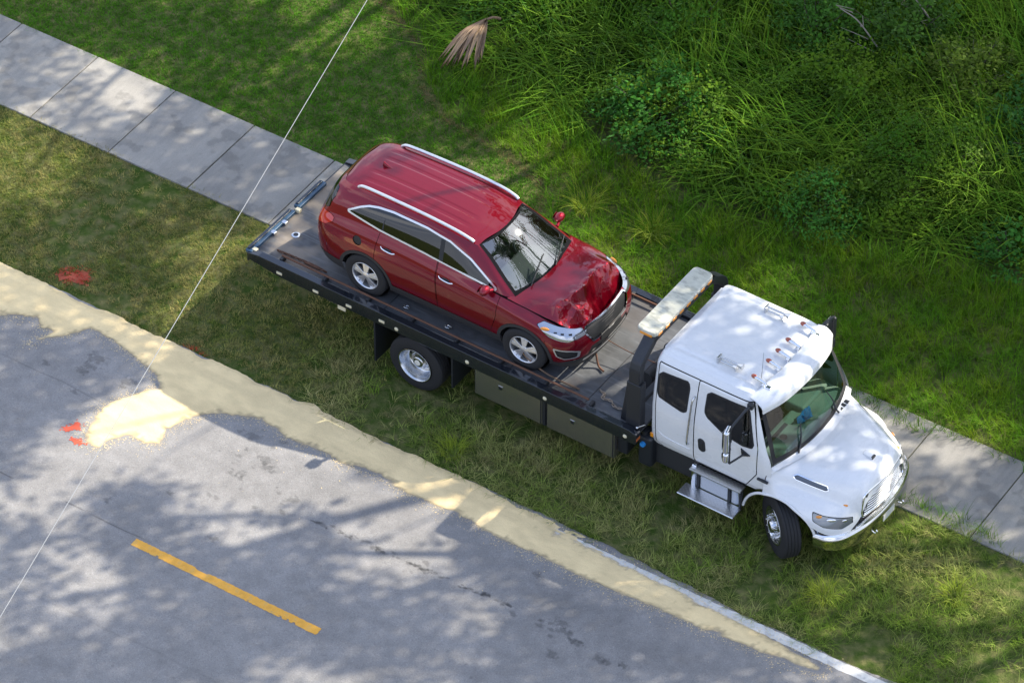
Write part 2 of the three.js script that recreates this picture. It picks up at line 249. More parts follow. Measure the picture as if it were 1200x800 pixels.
{ // spilled sand: a thin, uneven layer lying over the asphalt
  const st = 0.03, X0 = -3, X1 = 18.2, Z0 = 4.6, Z1 = 7.4, nx = Math.round((X1 - X0) / st), nz = Math.round((Z1 - Z0) / st);
  const h = (x, z) => {
    let d = -sdPoly(SAND, x < 0 ? 0.02 : x, z) + 0.09 * (fbm(x * 2.6, z * 2.6, 4) - 0.5) + 0.035 * (fbm(x * 14, z * 14, 3) - 0.5);
    if (z < 4.85) d = Math.min(Math.max(d, smooth(15, 9, x) * 0.1), z - edgeAt(x) + 0.02 + 0.1 * (fbm(x * 3, 7, 4) - 0.5) - 0.06 * smooth(9, 14, x));
    const thin = smooth(16, 18.2, x) * 0.012 + 0.006 * smooth(0.6, 0.7, fbm(x * 1.6 + 5, z * 4.5, 4)) ;
    return 0.03 * (1 - Math.exp(-Math.max(d, 0) / 0.12)) + (d < 0 ? d * 0.25 : 0) - thin * 0.9 + 0.006 * (fbm(x * 5, z * 9, 3) - 0.5) * (d > 0 ? 1 : 0);
  };
  const g = gridGeo((u, v) => { const x = lerp(X0, X1, u), z = lerp(Z0, Z1, v); return [x, h(x, z), z]; }, nx, nz, true);
  const U = g.attributes.uv; for (let i = 0; i < U.count; i++) U.setXY(i, g.attributes.position.getX(i) / 2.5, g.attributes.position.getZ(i) / 2.5);
  const c = outward(clip(g, (x, y) => y - 0.0035), [8, -50, 5]);
  const t = tex(512, 512, (i, j) => { const n = fbm(i / 60, j / 24, 4), g2 = hash(i * 2.7 + j * 57.1), s = 0.86 + 0.3 * (n - 0.5) + 0.12 * (g2 - 0.5); return [s2(0.84 * s), s2(0.66 * s), s2(0.36 * s)]; }); t.wrapS = t.wrapT = THREE.MirroredRepeatWrapping;
  const b = tex(256, 256, (i, j) => { const v = 0.5 * hash(i * 1.9 + j * 77.3) + 0.5 * fbm(i / 9, j / 9, 2); return [v, v, v]; }, false);
  const sandMat = std(0xffffff, 0.95, 0, { map: t, bumpMap: b, bumpScale: 0.006, specularIntensity: .3 });
  const veil = sandMat.clone(); veil.vertexColors = true; veil.transparent = true;            // the layer thins to single grains at its rim
  { const P = c.attributes.position, A = new Float32Array(P.count * 4); for (let i = 0; i < P.count; i++) { const x = P.getX(i), y = P.getY(i), z = P.getZ(i), far = z < 4.9 ? 1 : 0; A.set([1, 1, 1, clamp(Math.max((y - 0.0035) / 0.011 * (0.55 + 0.9 * vn(x * 21, z * 21)), far * .9))], i * 4); } c.setAttribute('color', new THREE.BufferAttribute(A, 4)); }
  const dustG = rng(77), dP = [], dU = [];                                                     // loose grains thinning out past the sand's edge
  for (let k = 0; k < 110000; k++) { const x = lerp(2.5, 18.6, dustG()), z = lerp(4.72, 7.5, dustG()), d = -sdPoly(SAND, x, z) + 0.1 * (fbm(x * 2.6, z * 2.6, 3) - 0.5); if (d > 0.03 || dustG() > Math.exp(d / 0.06) * 0.9 + 0.0008) continue; const q = 0.004 + 0.009 * dustG() * dustG(), a = dustG() * 6.28; for (let m = 0; m < 3; m++) { dP.push(x + q * Math.cos(a - m * 2.1), 0.0042 + 0.001 * dustG(), z + q * Math.sin(a - m * 2.1)); dU.push(x / 2.5, z / 2.5); } }
  const dg = new THREE.BufferGeometry(); dg.setAttribute('position', new THREE.Float32BufferAttribute(dP, 3)); dg.setAttribute('uv', new THREE.Float32BufferAttribute(dU, 2)); dg.computeVertexNormals();
  tag(part('sand_grains', dg, sandMat, road), null, null, null, 'stuff');
  const m = part('sand_spill', c, veil, scene); tag(m, 'pale yellow sand spilled along the edge of the asphalt', null, null, 'structure');
}

const pavement = new THREE.Group(); pavement.name = 'pavement'; scene.add(pavement); tag(pavement, 'grey concrete pavement of square slabs across the grass', null, null, 'structure');
{
  const mats = [0, 1, 2, 3].map(k => std(0xffffff, 0.9, 0, { map: tex(256, 256, (i, j) => {
    const n = fbm(i / 60 + k * 31, j / 60, 4), f = fbm(i / 7 + k * 9, j / 40, 3), g = hash(i * 3.3 + j * 41.7 + k), st = smooth(0.56, 0.7, fbm(i / 34 + k * 77, j / 34 + 5, 4));
    const s = (0.82 + 0.35 * (n - 0.5) + 0.16 * (f - 0.5) + 0.18 * (g - 0.5)) * (1 - 0.22 * st); return [s2((0.30 + .016 * k) * s), s2((0.285 + .014 * k) * s), s2((0.255 + .01 * k) * s)];
  }), bumpMap: gritBump, bumpScale: 0.002 }));
  const gs = [0, 1, 2].map(k => { const g = new RoundedBoxGeometry(1.508, 0.12, 1.77, 2, 0.012), p = g.attributes.position, u = g.attributes.uv; for (let i = 0; i < p.count; i++) { u.setXY(i, p.getX(i) / 1.9 + 0.5, p.getZ(i) / 1.9 + 0.5); } return g; });
  const r = rng(21);
  for (let k = -9; k < 23; k++) { const m = part('slab', gs[(k + 9) % 3], mats[(k * 7 + 63) % 4], pavement); m.position.set((k + 0.5) * 1.524, -0.06 + (r() - 0.5) * 0.008, 0.885); m.rotation.set((r() - 0.5) * 0.003, (r() > 0.5 ? Math.PI : 0), (r() - 0.5) * 0.004); }
}

// ---------------------------------------------------------------- the red car on the deck
const glassTint = (r, g, b, ior = 1.6) => std(lin(r, g, b), 0.03, 0, { transmission: 1, thickness: 0, ior });
const M = {
  red: std(lin(0.185, 0.0015, 0.010), 0.36, 0.55, { specularIntensity: .1, clearcoat: 1, clearcoatRoughness: 0.025 }),
  black: std(lin(0.012, 0.013, 0.015), 0.55),
  rubber: std(lin(0.012, 0.012, 0.013), 0.8),
  clad: std(lin(0.022, 0.022, 0.024), 0.6),
  chrome: std(lin(0.82, 0.83, 0.85), 0.12, 1),
  satin: std(lin(0.72, 0.73, 0.75), 0.38, 0.9),
  alloy: std(lin(0.72, 0.73, 0.75), 0.3, 0.85),
  interior: std(lin(0.05, 0.047, 0.045), 0.85),
  seat: std(lin(0.035, 0.034, 0.034), 0.8),
  shield: glassTint(0.74, 0.86, 0.85, 2.45),
  darkGlass: glassTint(0.045, 0.05, 0.055, 1.7),
  lampRed: std(lin(0.5, 0.008, 0.01), 0.08, 0, { clearcoat: 1, clearcoatRoughness: 0.02 }),
  lampClear: std(lin(0.42, 0.44, 0.47), 0.12, 0.9, { clearcoat: 1, clearcoatRoughness: 0.02 }),
  amber: std(lin(0.75, 0.27, 0.015), 0.2, 0, { clearcoat: 1, clearcoatRoughness: 0.05 }),
};
const TRUCK = { x: 10.0105, z: 2.2952, turn: -0.01941 }, DECK = 1.16;
const inTruck = (x, y, z) => { const c = Math.cos(-TRUCK.turn), s = Math.sin(-TRUCK.turn); return V(TRUCK.x + x * c - z * s, y, TRUCK.z + x * s + z * c); };

function tyreGeo(R, w, rim, seg = 56, grooves = 3) {                                          // z = 0 is the tyre's middle
  const h = w / 2, p = [[rim, -h * 0.82], [rim + 0.012, -h * 0.95], [lerp(rim, R, 0.45), -h], [R - 0.03, -h * 0.93], [R - 0.006, -h * 0.78]];
  const n = grooves; for (let k = 0; k <= n; k++) { const a = lerp(-0.72, 0.72, k / (n + 0)) * h; if (k > 0) p.push([R - 0.012, a - 0.012 - 0.001], [R, a - 0.012 + 0.003]); if (k === 0) p.push([R, a]); if (k < n) { const b = lerp(-0.72, 0.72, (k + 1) / n) * h; p.push([R, b - 0.02], [R - 0.012, b - 0.018]); } }
  p.push([R - 0.006, h * 0.78], [R - 0.03, h * 0.93], [lerp(rim, R, 0.45), h], [rim + 0.012, h * 0.95], [rim, h * 0.82]);
  return lathe(p, seg);
}

const car = thing('car', 'dark red estate car with a crumpled bonnet on the black truck deck', 'car');
car.position.copy(inTruck(-1.007, DECK + 0.004, 0.088)); car.rotation.y = TRUCK.turn;
{
  const C = [1.3, 0.9, 0];
  // lower body: stations from the middle of the tail, round the side to the middle of the nose; columns from the sill up
  const S = [
    [[-0.97, .30, 0], [-1.04, .46, 0], [-1.05, .74, 0], [-1.02, .96, 0], [-.98, 1.10, 0]],
    [[-0.96, .30, .42], [-1.02, .46, .44], [-1.035, .74, .46], [-1.005, .96, .45], [-.965, 1.10, .43]],
    [[-0.91, .29, .70], [-.96, .46, .73], [-.97, .74, .755], [-.94, .97, .74], [-.90, 1.12, .68]],
    [[-0.78, .27, .82], [-.81, .45, .865], [-.82, .75, .89], [-.80, .99, .87], [-.77, 1.16, .795]],
    [[-0.5, .25, .87], [-.5, .44, .92], [-.5, .75, .94], [-.5, 1.02, .915], [-.5, 1.205, .825]],
    [[0, .25, .87], [0, .44, .93], [0, .75, .952], [0, 1.03, .925], [0, 1.235, .828]],
    [[.8, .25, .87], [.8, .44, .918], [.8, .75, .938], [.8, 1.01, .92], [.8, 1.215, .825]],
    [[1.6, .25, .87], [1.6, .44, .918], [1.6, .74, .938], [1.6, .98, .92], [1.6, 1.165, .825]],
    [[2.25, .25, .87], [2.25, .44, .92], [2.25, .73, .942], [2.25, .96, .925], [2.25, 1.085, .83]],
    [[2.78, .25, .87], [2.78, .44, .93], [2.78, .72, .95], [2.78, .93, .925], [2.78, 1.025, .80]],
    [[3.12, .25, .85], [3.12, .43, .91], [3.13, .70, .925], [3.12, .88, .895], [3.10, .965, .775]],
    [[3.35, .23, .79], [3.38, .42, .845], [3.39, .67, .855], [3.37, .83, .82], [3.33, .915, .715]],
    [[3.51, .21, .62], [3.56, .40, .67], [3.57, .64, .67], [3.54, .79, .63], [3.49, .87, .56]],
    [[3.58, .20, .30], [3.64, .39, .33], [3.65, .63, .33], [3.61, .78, .31], [3.55, .865, .28]],
    [[3.60, .20, 0], [3.66, .39, 0], [3.67, .63, 0], [3.63, .78, 0], [3.57, .865, 0]],
  ];
  let low = outward(net(S, 18, 9), C);
  const arch = (x, y, c, R) => Math.hypot(x - c, (y - 0.36) * 1.02) - R;
  const isFront = (x, y, z) => x > 3.3;
  const cut = (g, f, gap = 0) => [clip(g, (x, y, z) => -f(x, y, z) - gap), clip(g, (x, y, z) => f(x, y, z) - gap)];
  low = clip(clip(low, (x, y) => arch(x, y, 0, 0.415)), (x, y) => arch(x, y, 2.78, 0.415));
  const poly = (p, r = 0) => (x, y) => sdPoly(p, x, y, r);
  // plastic cladding round the arches and along the sill
  const cladF = (x, y) => Math.min(arch(x, y, 0, 0.468), arch(x, y, 2.78, 0.468), y - (x > 3.2 ? 0.33 + 0.06 * smooth(3.3, 3.5, x) : x < -0.4 ? 0.43 : 0.40));
  let clad; [clad, low] = cut(low, cladF);
  const HL = [[2.98, .935], [3.05, .965], [3.4, .905], [3.57, .86], [3.6, .775], [3.46, .745], [3.2, .80]];
  const TL = [[-1.1, .90], [-.9, .93], [-.72, .99], [-.60, 1.08], [-.59, 1.14], [-.66, 1.165], [-.76, 1.16], [-1.1, 1.10]];
  const FOG = [[3.29, .60], [3.5, .575], [3.56, .54], [3.55, .46], [3.42, .44], [3.33, .48]];
  const side = (g, s) => s > 0 ? g : mirrorZ(g);
  let hl, tl, fog, fogRing, grille, gRing, lowGrille, skid, fuel, rd, fd, qtr;
  [hl, low] = cut(low, (x, y, z) => Math.max(sdPoly(HL, x, y), 0.52 - z), 0.003);
  [tl, low] = cut(low, (x, y, z) => Math.max(sdPoly(TL, x, y), 0.40 - z), 0.003);
  [fogRing, low] = cut(low, (x, y, z) => Math.max(sdPoly(FOG, x, y, 0.022), 0.45 - z));
  [fog, fogRing] = cut(fogRing, (x, y, z) => sdPoly(FOG, x, y, 0));
  const GR = [[-.47, .835], [.47, .835], [.52, .79], [.40, .60], [-.40, .60], [-.52, .79]];
  [gRing, low] = cut(low, (x, y, z) => Math.max(sdPoly(GR, z, y, 0.022), 3.3 - x));
  [grille, gRing] = cut(gRing, (x, y, z) => sdPoly(GR, z, y, 0));
  [lowGrille, low] = cut(low, (x, y, z) => Math.max(sdPoly([[-.5, .38], [.5, .38], [.44, .5], [-.44, .5]], z, y, 0.01), 3.3 - x));
  [skid, clad] = cut(clad, (x, y, z) => Math.max(Math.abs(y - 0.31) - 0.03, z - 0.58, 3.4 - x));
  [fuel, low] = cut(low, (x, y, z) => Math.max(Math.hypot(x + 0.13, y - 0.985) - 0.075, 0.5 - z), 0.003);
  const RD = [[.40, .41], [.16, .75], [.22, 1.3], [1.22, 1.3], [1.27, .41]], FD = [[1.285, .41], [1.235, 1.3], [2.3, 1.3], [2.32, .98], [2.30, .74], [2.2, .41]];
  [rd, low] = cut(low, (x, y, z) => Math.max(sdPoly(RD, x, y), 0.5 - z), 0.004);
  [fd, low] = cut(low, (x, y, z) => Math.max(sdPoly(FD, x, y), 0.5 - z), 0.004);
  let nose; [nose, low] = cut(low, (x, y, z) => 3.02 + 0.5 * smooth(.8, .7, y) * 0 + 0.12 - x + (y > 0.74 ? 0.25 : 0), 0.003);
  let tail; [tail, low] = cut(low, (x, y, z) => x + 0.70 + (y > .72 ? .14 : 0), 0.003);

  // upper body
  const T = [[-.70, 1.60, 0], [-.695, 1.595, .25], [-.665, 1.585, .43], [-.60, 1.588, .50], [-.43, 1.612, .545], [0, 1.638, .565], [.8, 1.648, .58], [1.3, 1.628, .588], [1.70, 1.572, .572], [1.755, 1.57, .545]];
  const Gs = [
    [[-.98, 1.10, 0], [-.89, 1.35, 0], [-.80, 1.51, 0], T[0]],
    [[-.965, 1.10, .43], [-.88, 1.35, .39], [-.79, 1.51, .33], T[1]],
    [[-.90, 1.12, .68], [-.82, 1.35, .60], [-.74, 1.51, .51], T[2]],
    [[-.77, 1.16, .795], [-.72, 1.36, .70], [-.66, 1.515, .585], T[3]],
    [[-.5, 1.205, .825], [-.48, 1.39, .745], [-.455, 1.54, .64], T[4]],
    [[0, 1.235, .828], [0, 1.41, .755], [0, 1.565, .655], T[5]],
    [[.8, 1.215, .825], [.8, 1.40, .755], [.8, 1.575, .66], T[6]],
    [[1.55, 1.17, .825], [1.47, 1.35, .755], [1.37, 1.555, .665], T[7]],
    [[2.32, 1.085, .80], [2.12, 1.25, .735], [1.86, 1.45, .64], T[8]],
    [[2.50, 1.085, .72], [2.24, 1.26, .665], [1.96, 1.46, .595], T[9]],
  ];
  let up = outward(net(Gs, 18, 12), [.8, 1.2, 0]);
  const SW = [[-.37, 1.335], [-.30, 1.375], [-.19, 1.44], [-.06, 1.495], [.1, 1.53], [.35, 1.553], [.95, 1.555], [1.35, 1.515], [1.72, 1.385], [2.2, 1.13], [1.9, 1.165], [1.0, 1.235], [.2, 1.275]];
  let trim, win, rearGlass;
  [trim, up] = cut(up, (x, y, z) => Math.max(sdPoly(SW, x, y, 0.026), 0.5 - z));
  [win, trim] = cut(trim, (x, y) => sdPoly(SW, x, y, 0));
  const pillars = (x, y) => Math.abs(x - (1.27 - (y - 1.2) * 0.1)) - 0.035;
  let bars, quarterBar; [bars, win] = cut(win, pillars); [quarterBar, win] = cut(win, (x, y) => Math.abs(x - (.24 - (y - 1.2) * 0.05)) - 0.02);
  [rearGlass, up] = cut(up, (x, y, z) => Math.max(sdPoly([[-.1, 1.17], [.765, 1.195], [.775, 1.23], [.69, 1.41], [.60, 1.50], [.46, 1.535], [-.1, 1.535]], z, y, 0), x + 0.665), 0.002);
  const both = g => merge([g, mirrorZ(g)]);
  const roofRow = (i, c, m) => [T[i], [lerp(T[i][0], c[0], .25), lerp(T[i][1], c[1], .62), T[i][2] * .72], [lerp(T[i][0], c[0], .8), lerp(T[i][1], c[1], .93), T[i][2] * .36], c];
  const R = [roofRow(9, [1.86, 1.607, 0]), roofRow(7, [1.34, 1.668, 0]), roofRow(6, [.8, 1.692, 0]), roofRow(5, [0, 1.686, 0]), roofRow(4, [-.43, 1.657, 0]), roofRow(3, [-.62, 1.622, 0]), [T[2], [-.675, 1.588, .33], [-.693, 1.597, .15], [-.70, 1.60, 0]]];
  R.splice(1, 0, roofRow(8, [1.80, 1.614, 0]));
  const swage = (p) => { const x = p[0], z = Math.abs(p[2]); p[1] += 0.007 * (smooth(.02, .05, Math.abs(z - .17)) - 1) * smooth(-.45, -.25, x) * smooth(1.55, 1.3, x) + 0.006 * (smooth(.02, .05, Math.abs(z - .36)) - 1) * smooth(-.45, -.25, x) * smooth(1.55, 1.3, x); return p; };
  const roof = outward(net(R, 16, 20, false, swage), [.8, 1, 0]);

  part('roof', both(roof), M.red, car);
  part('body_side', both(low), M.red, car);
  part('upper_body', both(up), M.red, car);
  part('tailgate', both(tail), M.red, car);
  part('front_bumper', both(nose), M.red, car);
  part('skid_plate', offset(both(skid), .002), M.satin, car);
  part('cladding', offset(both(clad), 0.004), M.clad, car);
  part('rear_window', both(rearGlass), M.darkGlass, car);
  part('lower_grille', offset(both(lowGrille), -.015), M.black, car);
  for (const s of [1, -1]) {
    const f = part('front_door', side(fd, s), M.red, car), r = part('rear_door', side(rd, s), M.red, car);
    for (const [d, x, y] of [[f, 1.42, 1.005], [r, .40, 1.055]]) {
      part('door_handle', [tube([[x - .12, y, .912 * s], [x - .08, y - .004, .938 * s], [x, y - .012, .945 * s], [x + .08, y - .02, .938 * s], [x + .12, y - .024, .912 * s]], .012, 8, 24)], M.chrome, d);
      part('handle_recess', [new THREE.SphereGeometry(1, 16, 10).scale(.075, .03, .012).translate(x, y - .012, .914 * s)], M.black, d);
    }
    part('side_window', side(win, s), M.darkGlass, car);
    part('window_pillar', side(offset(bars, .001), s), M.black, car); part('window_pillar', side(offset(quarterBar, .001), s), M.black, car);
    part('window_trim', side(offset(trim, .004), s), M.satin, car);
    part('headlight', side(offset(hl, .002), s), M.lampClear, car);
    part('tail_light', side(offset(tl, .003), s), M.lampRed, car);
    const fr = part('fog_light_surround', side(offset(fogRing, .004), s), M.satin, car); part('fog_light', side(offset(fog, -.01), s), M.black, fr);
    part('fuel_flap', side(offset(fuel, s > 0 ? -.01 : 0), s), s > 0 ? M.black : M.red, car, s > 0 ? 'dark open fuel filler' : undefined);
    // roof rail
    part('roof_rail', [tube([[-.36, 1.622, .545 * s], [-.26, 1.672, .548 * s], [.1, 1.690, .555 * s], [.8, 1.698, .566 * s], [1.35, 1.675, .572 * s], [1.6, 1.632, .568 * s], [1.68, 1.597, .56 * s]], .024, 10, 60)], M.satin, car);
    // mirror
    const mi = part('wing_mirror', [new THREE.SphereGeometry(1, 24, 16).scale(.07, .07, .10).translate(2.13, 1.185, .955 * s), cyl(.03, .022, [2.17, 1.12, .83 * s], [2.15, 1.16, .93 * s], 10)], M.red, car);
    part('mirror_glass', [new THREE.CircleGeometry(1, 20).scale(.1, .065, 1).rotateY(-Math.PI / 2).translate(2.063, 1.185, .96 * s)], M.chrome, mi);
    // inside the headlight: amber end, and plain black segments, not bulbs
    part('indicator', [new THREE.SphereGeometry(1, 14, 10).scale(.07, .03, .022).rotateY(.3 * s).translate(3.12, .905, .886 * s)], M.amber, car);
    for (const [x, y, z, t] of [[3.27, .862, .842, .45], [3.36, .85, .80, .6], [3.45, .835, .725, .8]]) part('headlight_segment', [rbox(.05, .05, .016, .008).rotateY(t * s).translate(x, y, z * s)], M.black, car);
  }
  // bonnet: buckled across, its lip pushed back and down
  const Hn = [
    [[2.42, 1.083, .81], [2.52, 1.10, .55], [2.60, 1.112, .28], [2.62, 1.115, 0]],
    [[2.78, 1.03, .795], [2.82, 1.065, .55], [2.85, 1.08, .28], [2.86, 1.085, 0]],
    [[3.10, .97, .77], [3.14, 1.005, .54], [3.17, 1.02, .27], [3.18, 1.025, 0]],
    [[3.33, .92, .71], [3.38, .945, .50], [3.41, .955, .25], [3.42, .957, 0]],
    [[3.49, .875, .56], [3.54, .885, .40], [3.56, .885, .2], [3.565, .88, 0]],
  ];
  const full = Hn.map(r => [...r, ...r.slice(0, -1).reverse().map(p => [p[0], p[1], -p[2]])]);
  const fold = (p) => {
    const [x, , z] = p, rx = 3.20 + 0.035 * Math.sin(z * 9 + 1) - 0.09 * smooth(.35, .62, z) - .05 * smooth(-.4, -.7, z), d = x - rx, inner = smooth(.80, .60, Math.abs(z));
    const rise = (0.115 + 0.04 * Math.exp(-Math.pow((z - .12) / .2, 2))) * inner;
    let dy = d < 0 ? rise * Math.pow(clamp(1 + d / 0.55), 1.4) : rise - d * (0.62 + 0.35 * smooth(.25, -.1, z)) * inner;
    const z0 = -.07 - d * .3, v = z > z0 ? (z - z0) / .5 : (z0 - z) / .26;                      // deep valley running forward from the ridge
    if (d > 0) dy -= inner * 0.21 * Math.max(0, 1 - v) * smooth(-.02, .13, d);
    if (d > 0) dy += inner * 0.045 * Math.max(0, 1 - Math.abs(z + .33 - d * .4) / .11) * smooth(0, .1, d);
    if (d > 0) dy += inner * 0.03 * Math.max(0, 1 - Math.abs(z - .42 + d * .2) / .12) * smooth(0, .1, d);
    const cr2 = Math.abs(fbm(x * 5.5 + 3, z * 5.5, 3) - .5) * 2;
    dy += inner * (0.042 * smooth(-.10, .02, d) * (0.35 - cr2) + 0.006 * smooth(-.5, -.1, d) * (0.5 - cr2));
    p[1] += dy + 0.028 * smooth(2.5, 3.1, x) * smooth(.55, .78, Math.abs(z)) * (z > 0 ? 1 : .5);
    if (d > 0) p[0] -= inner * d * 0.16;
    return p;
  };
  const hood = outward(net(full, 22, 14, false, fold), [3, 0, 0]);
  const hm = part('bonnet', toCreasedNormals(hood, 0.26), M.red, car, 'crumpled red bonnet folded up across its front');
  part('bonnet_lining', offset(hood, -.02), M.black, hm);
  // grille
  const gr = part('grille', offset(both(grille), -.02), M.black, car); part('grille_frame', offset(both(gRing), .006), M.chrome, gr);
  for (let k = 0; k < 5; k++) { const y = .635 + k * .038; part('grille_bar', [tube([[3.545 - k * .006, y, -.44], [3.625 - k * .008, y, -.2], [3.645 - k * .008, y, 0], [3.625 - k * .008, y, .2], [3.545 - k * .006, y, .44]], .007, 6, 30)], M.clad, gr); }
  part('number_plate_holder', [b2(3.655, 3.675, .50, .60, -.26, .26, .008)], M.black, car);
  // windscreen
  const Wn = [[Gs[9][0], [2.585, 1.10, .38], [2.62, 1.105, 0]], [Gs[9][1], [2.325, 1.28, .35], [2.355, 1.288, 0]], [Gs[9][2], [2.045, 1.475, .31], [2.07, 1.485, 0]], [Gs[9][3], [1.835, 1.60, .285], [1.86, 1.607, 0]]].map(r => [...r, ...r.slice(0, -1).reverse().map(p => [p[0], p[1], -p[2]])]);
  let ws = outward(net(Wn, 12, 12), [1.5, 1, 0]), frit;
  [ws, frit] = cut(ws, (x, y, z) => Math.max(y - (1.588 - 0.04 * z * z * 2), 1.125 - y, Math.abs(z) - (lerp(.705, .535, (y - 1.085) / .485) - .03)));
  part('windscreen', ws, M.shield, car); part('windscreen_frit', offset(frit, .001), std(lin(.008, .008, .009), .95, 0, { specularIntensity: .15 }), car);
  for (const [a, b] of [[[2.56, 1.122, .45], [2.40, 1.245, -.10]], [[2.60, 1.122, -.12], [2.42, 1.24, -.60]]]) part('wiper', [cyl(.009, .007, [a[0] + .03, a[1] + .012, a[2]], [b[0] + .03, b[1] + .014, b[2]], 6)], M.black, car);
  part('cowl', [b2(2.40, 2.62, 1.03, 1.082, -.62, .62, .02)], M.black, car);
  part('antenna_fin', outward(gridGeo((u, v) => { const x = lerp(-.30, -.10, u), w = .03 * Math.sin(Math.PI * Math.min(1, u * .9 + .1)) * (1 - v * .9), a = 2 * Math.PI * v; return [x, 1.672 + .075 * Math.pow(1 - u, 1.5) * Math.sin(Math.PI * v), .028 * (1 - u * .7) * Math.cos(Math.PI * v)]; }, 10, 12), [-.2, 1.66, 0]), M.red, car);
  // cabin
  part('floor_pan', [b2(-.85, 3.3, .27, .40, -.80, .80, .03), b2(2.62, 3.3, .4, .68, -.6, .6, .05)], M.black, car);
  part('dashboard', [b2(1.95, 2.45, .78, 1.055, -.70, .70, .06)], M.interior, car);
  part('steering_wheel', [new THREE.TorusGeometry(.18, .017, 8, 28).rotateY(Math.PI / 2).rotateZ(.5).translate(1.88, 1.0, -.36)], M.black, car);
  for (const [x, z] of [[1.25, .36], [1.25, -.36], [.35, .40], [.35, -.40]]) part('seat', [b2(x - .28, x + .30, .45, .66, z - .25, z + .25, .06), rbox(.16, .66, .48, .06, 0, .33, 0).rotateZ(.22).translate(x - .25, .60, z), rbox(.11, .19, .26, .04).rotateZ(.2).translate(x - .40, 1.34, z)], M.seat, car);
  part('underbody', [b2(-.62, .0, .4, .8, -.55, .55, .05), b2(-.93, -.5, .35, .95, -.68, .68, .08)], M.black, car);
  // wheels
  for (const [x, z, s] of [[0, .835, 1], [2.78, .835, 1], [0, -.835, -1], [2.78, -.835, -1]]) {
    const w = new THREE.Group(); w.name = 'wheel'; w.position.set(x, .362, z); if (s < 0) w.rotation.y = Math.PI; if (x > 1) w.rotation.y += 0.05; car.add(w);
    part('tyre', tyreGeo(.362, .235, .235, 48, 4), M.rubber, w);
    const rim = [lathe([[.232, -.09], [.238, .09], [.232, .105], [.222, .103], [.214, .085], [.205, -.08]], 40)];
    for (let k = 0; k < 5; k++) for (const o of [-.17, .17]) { const a = k * Math.PI * .4 + .3; const sh = new THREE.Shape([[.04, -.016], [.215, -.027], [.215, .027], [.04, .016]].map(p => new THREE.Vector2(...p))); rim.push(new THREE.ExtrudeGeometry(sh, { depth: .02, bevelEnabled: true, bevelSize: .004, bevelThickness: .006, bevelSegments: 2 }).rotateY(.10).rotateZ(a + o).translate(0, 0, .072)); }
    rim.push(lathe([[0, .1], [.05, .098], [.062, .085], [.062, .05]], 24));
    part('rim', rim, M.alloy, w);
    part('brake_disc', lathe([[0, -.02], [.165, -.02], [.165, .0], [0, .0]], 32), std(lin(.10, .1, .1), .5, .8), w);
    part('wheel_well', lathe([[.415, -.52], [.415, .02], [.40, .02], [.39, -.5], [0, -.5]], 40), M.black, w);
  }
}

// ---------------------------------------------------------------- the white recovery truck
const K = {
  white: std(lin(0.72, 0.73, 0.74), 1, 0, { map: tex(512, 512, (i, j) => { const n = fbm(i / 50, j / 50, 4), g = hash(i * 3.1 + j * 47.3), f = fbm(i / 6, j / 30 + 9, 3), v = .98 + .02 * (n - .5) + .02 * (f - .5) - (g > .997 ? .08 : 0); return [v, v * .998, v * .99]; }), roughnessMap: tex(256, 256, (i, j) => { const v = .27 + .25 * (fbm(i / 16, j / 16, 4) - .4); return [v, v, v]; }, false), clearcoat: 0.8, clearcoatRoughness: 0.06 }),
  steel: std(lin(0.60, 0.61, 0.62), 0.22, 1),
  mirrorSteel: std(lin(0.62, 0.62, 0.60), 0.13, 1), boxSteel: std(lin(0.40, 0.38, 0.35), 0.26, 0.9),
  black: std(lin(0.014, 0.016, 0.02), 0.42),
  frame: std(lin(0.02, 0.021, 0.023), 0.6),
  blackGloss: std(lin(0.01, 0.012, 0.016), 0.18, 0, { clearcoat: 0.6 }),
  blue: std(lin(0.03, 0.075, 0.13), 0.4),
  rust: std(lin(0.12, 0.055, 0.03), 0.85),
  chain: std(lin(0.30, 0.25, 0.2), 0.5, 0.7),
  cream: std(lin(0.62, 0.56, 0.38), 0.35),
  beige: std(lin(0.30, 0.31, 0.255), 0.8),
  greySeat: std(lin(0.12, 0.13, 0.125), 0.85),
  screen: glassTint(0.34, 0.50, 0.47, 1.75),
  amberLens: std(lin(0.30, 0.05, 0.012), 0.2, 0, { clearcoat: 1 }),
};
const platingBump = (() => { const t = tex(256, 256, (i, j) => { const c = (a, b, r) => { const u = ((i / 64 + a) % 1 + 1) % 1 - .5, v = ((j / 64 + b) % 1 + 1) % 1 - .5, p = (u + v * r) * .707, q = (u - v * r) * .707; return Math.max(0, 1 - Math.hypot(p / .34, q / .09)); }; const v = smooth(0, .5, Math.max(c(0, 0, 1), c(.5, .5, -1))); return [v, v, v]; }, false); return t; })();
K.tread = std(lin(0.62, 0.62, 0.62), 0.3, 1, { bumpMap: platingBump, bumpScale: 0.006 });
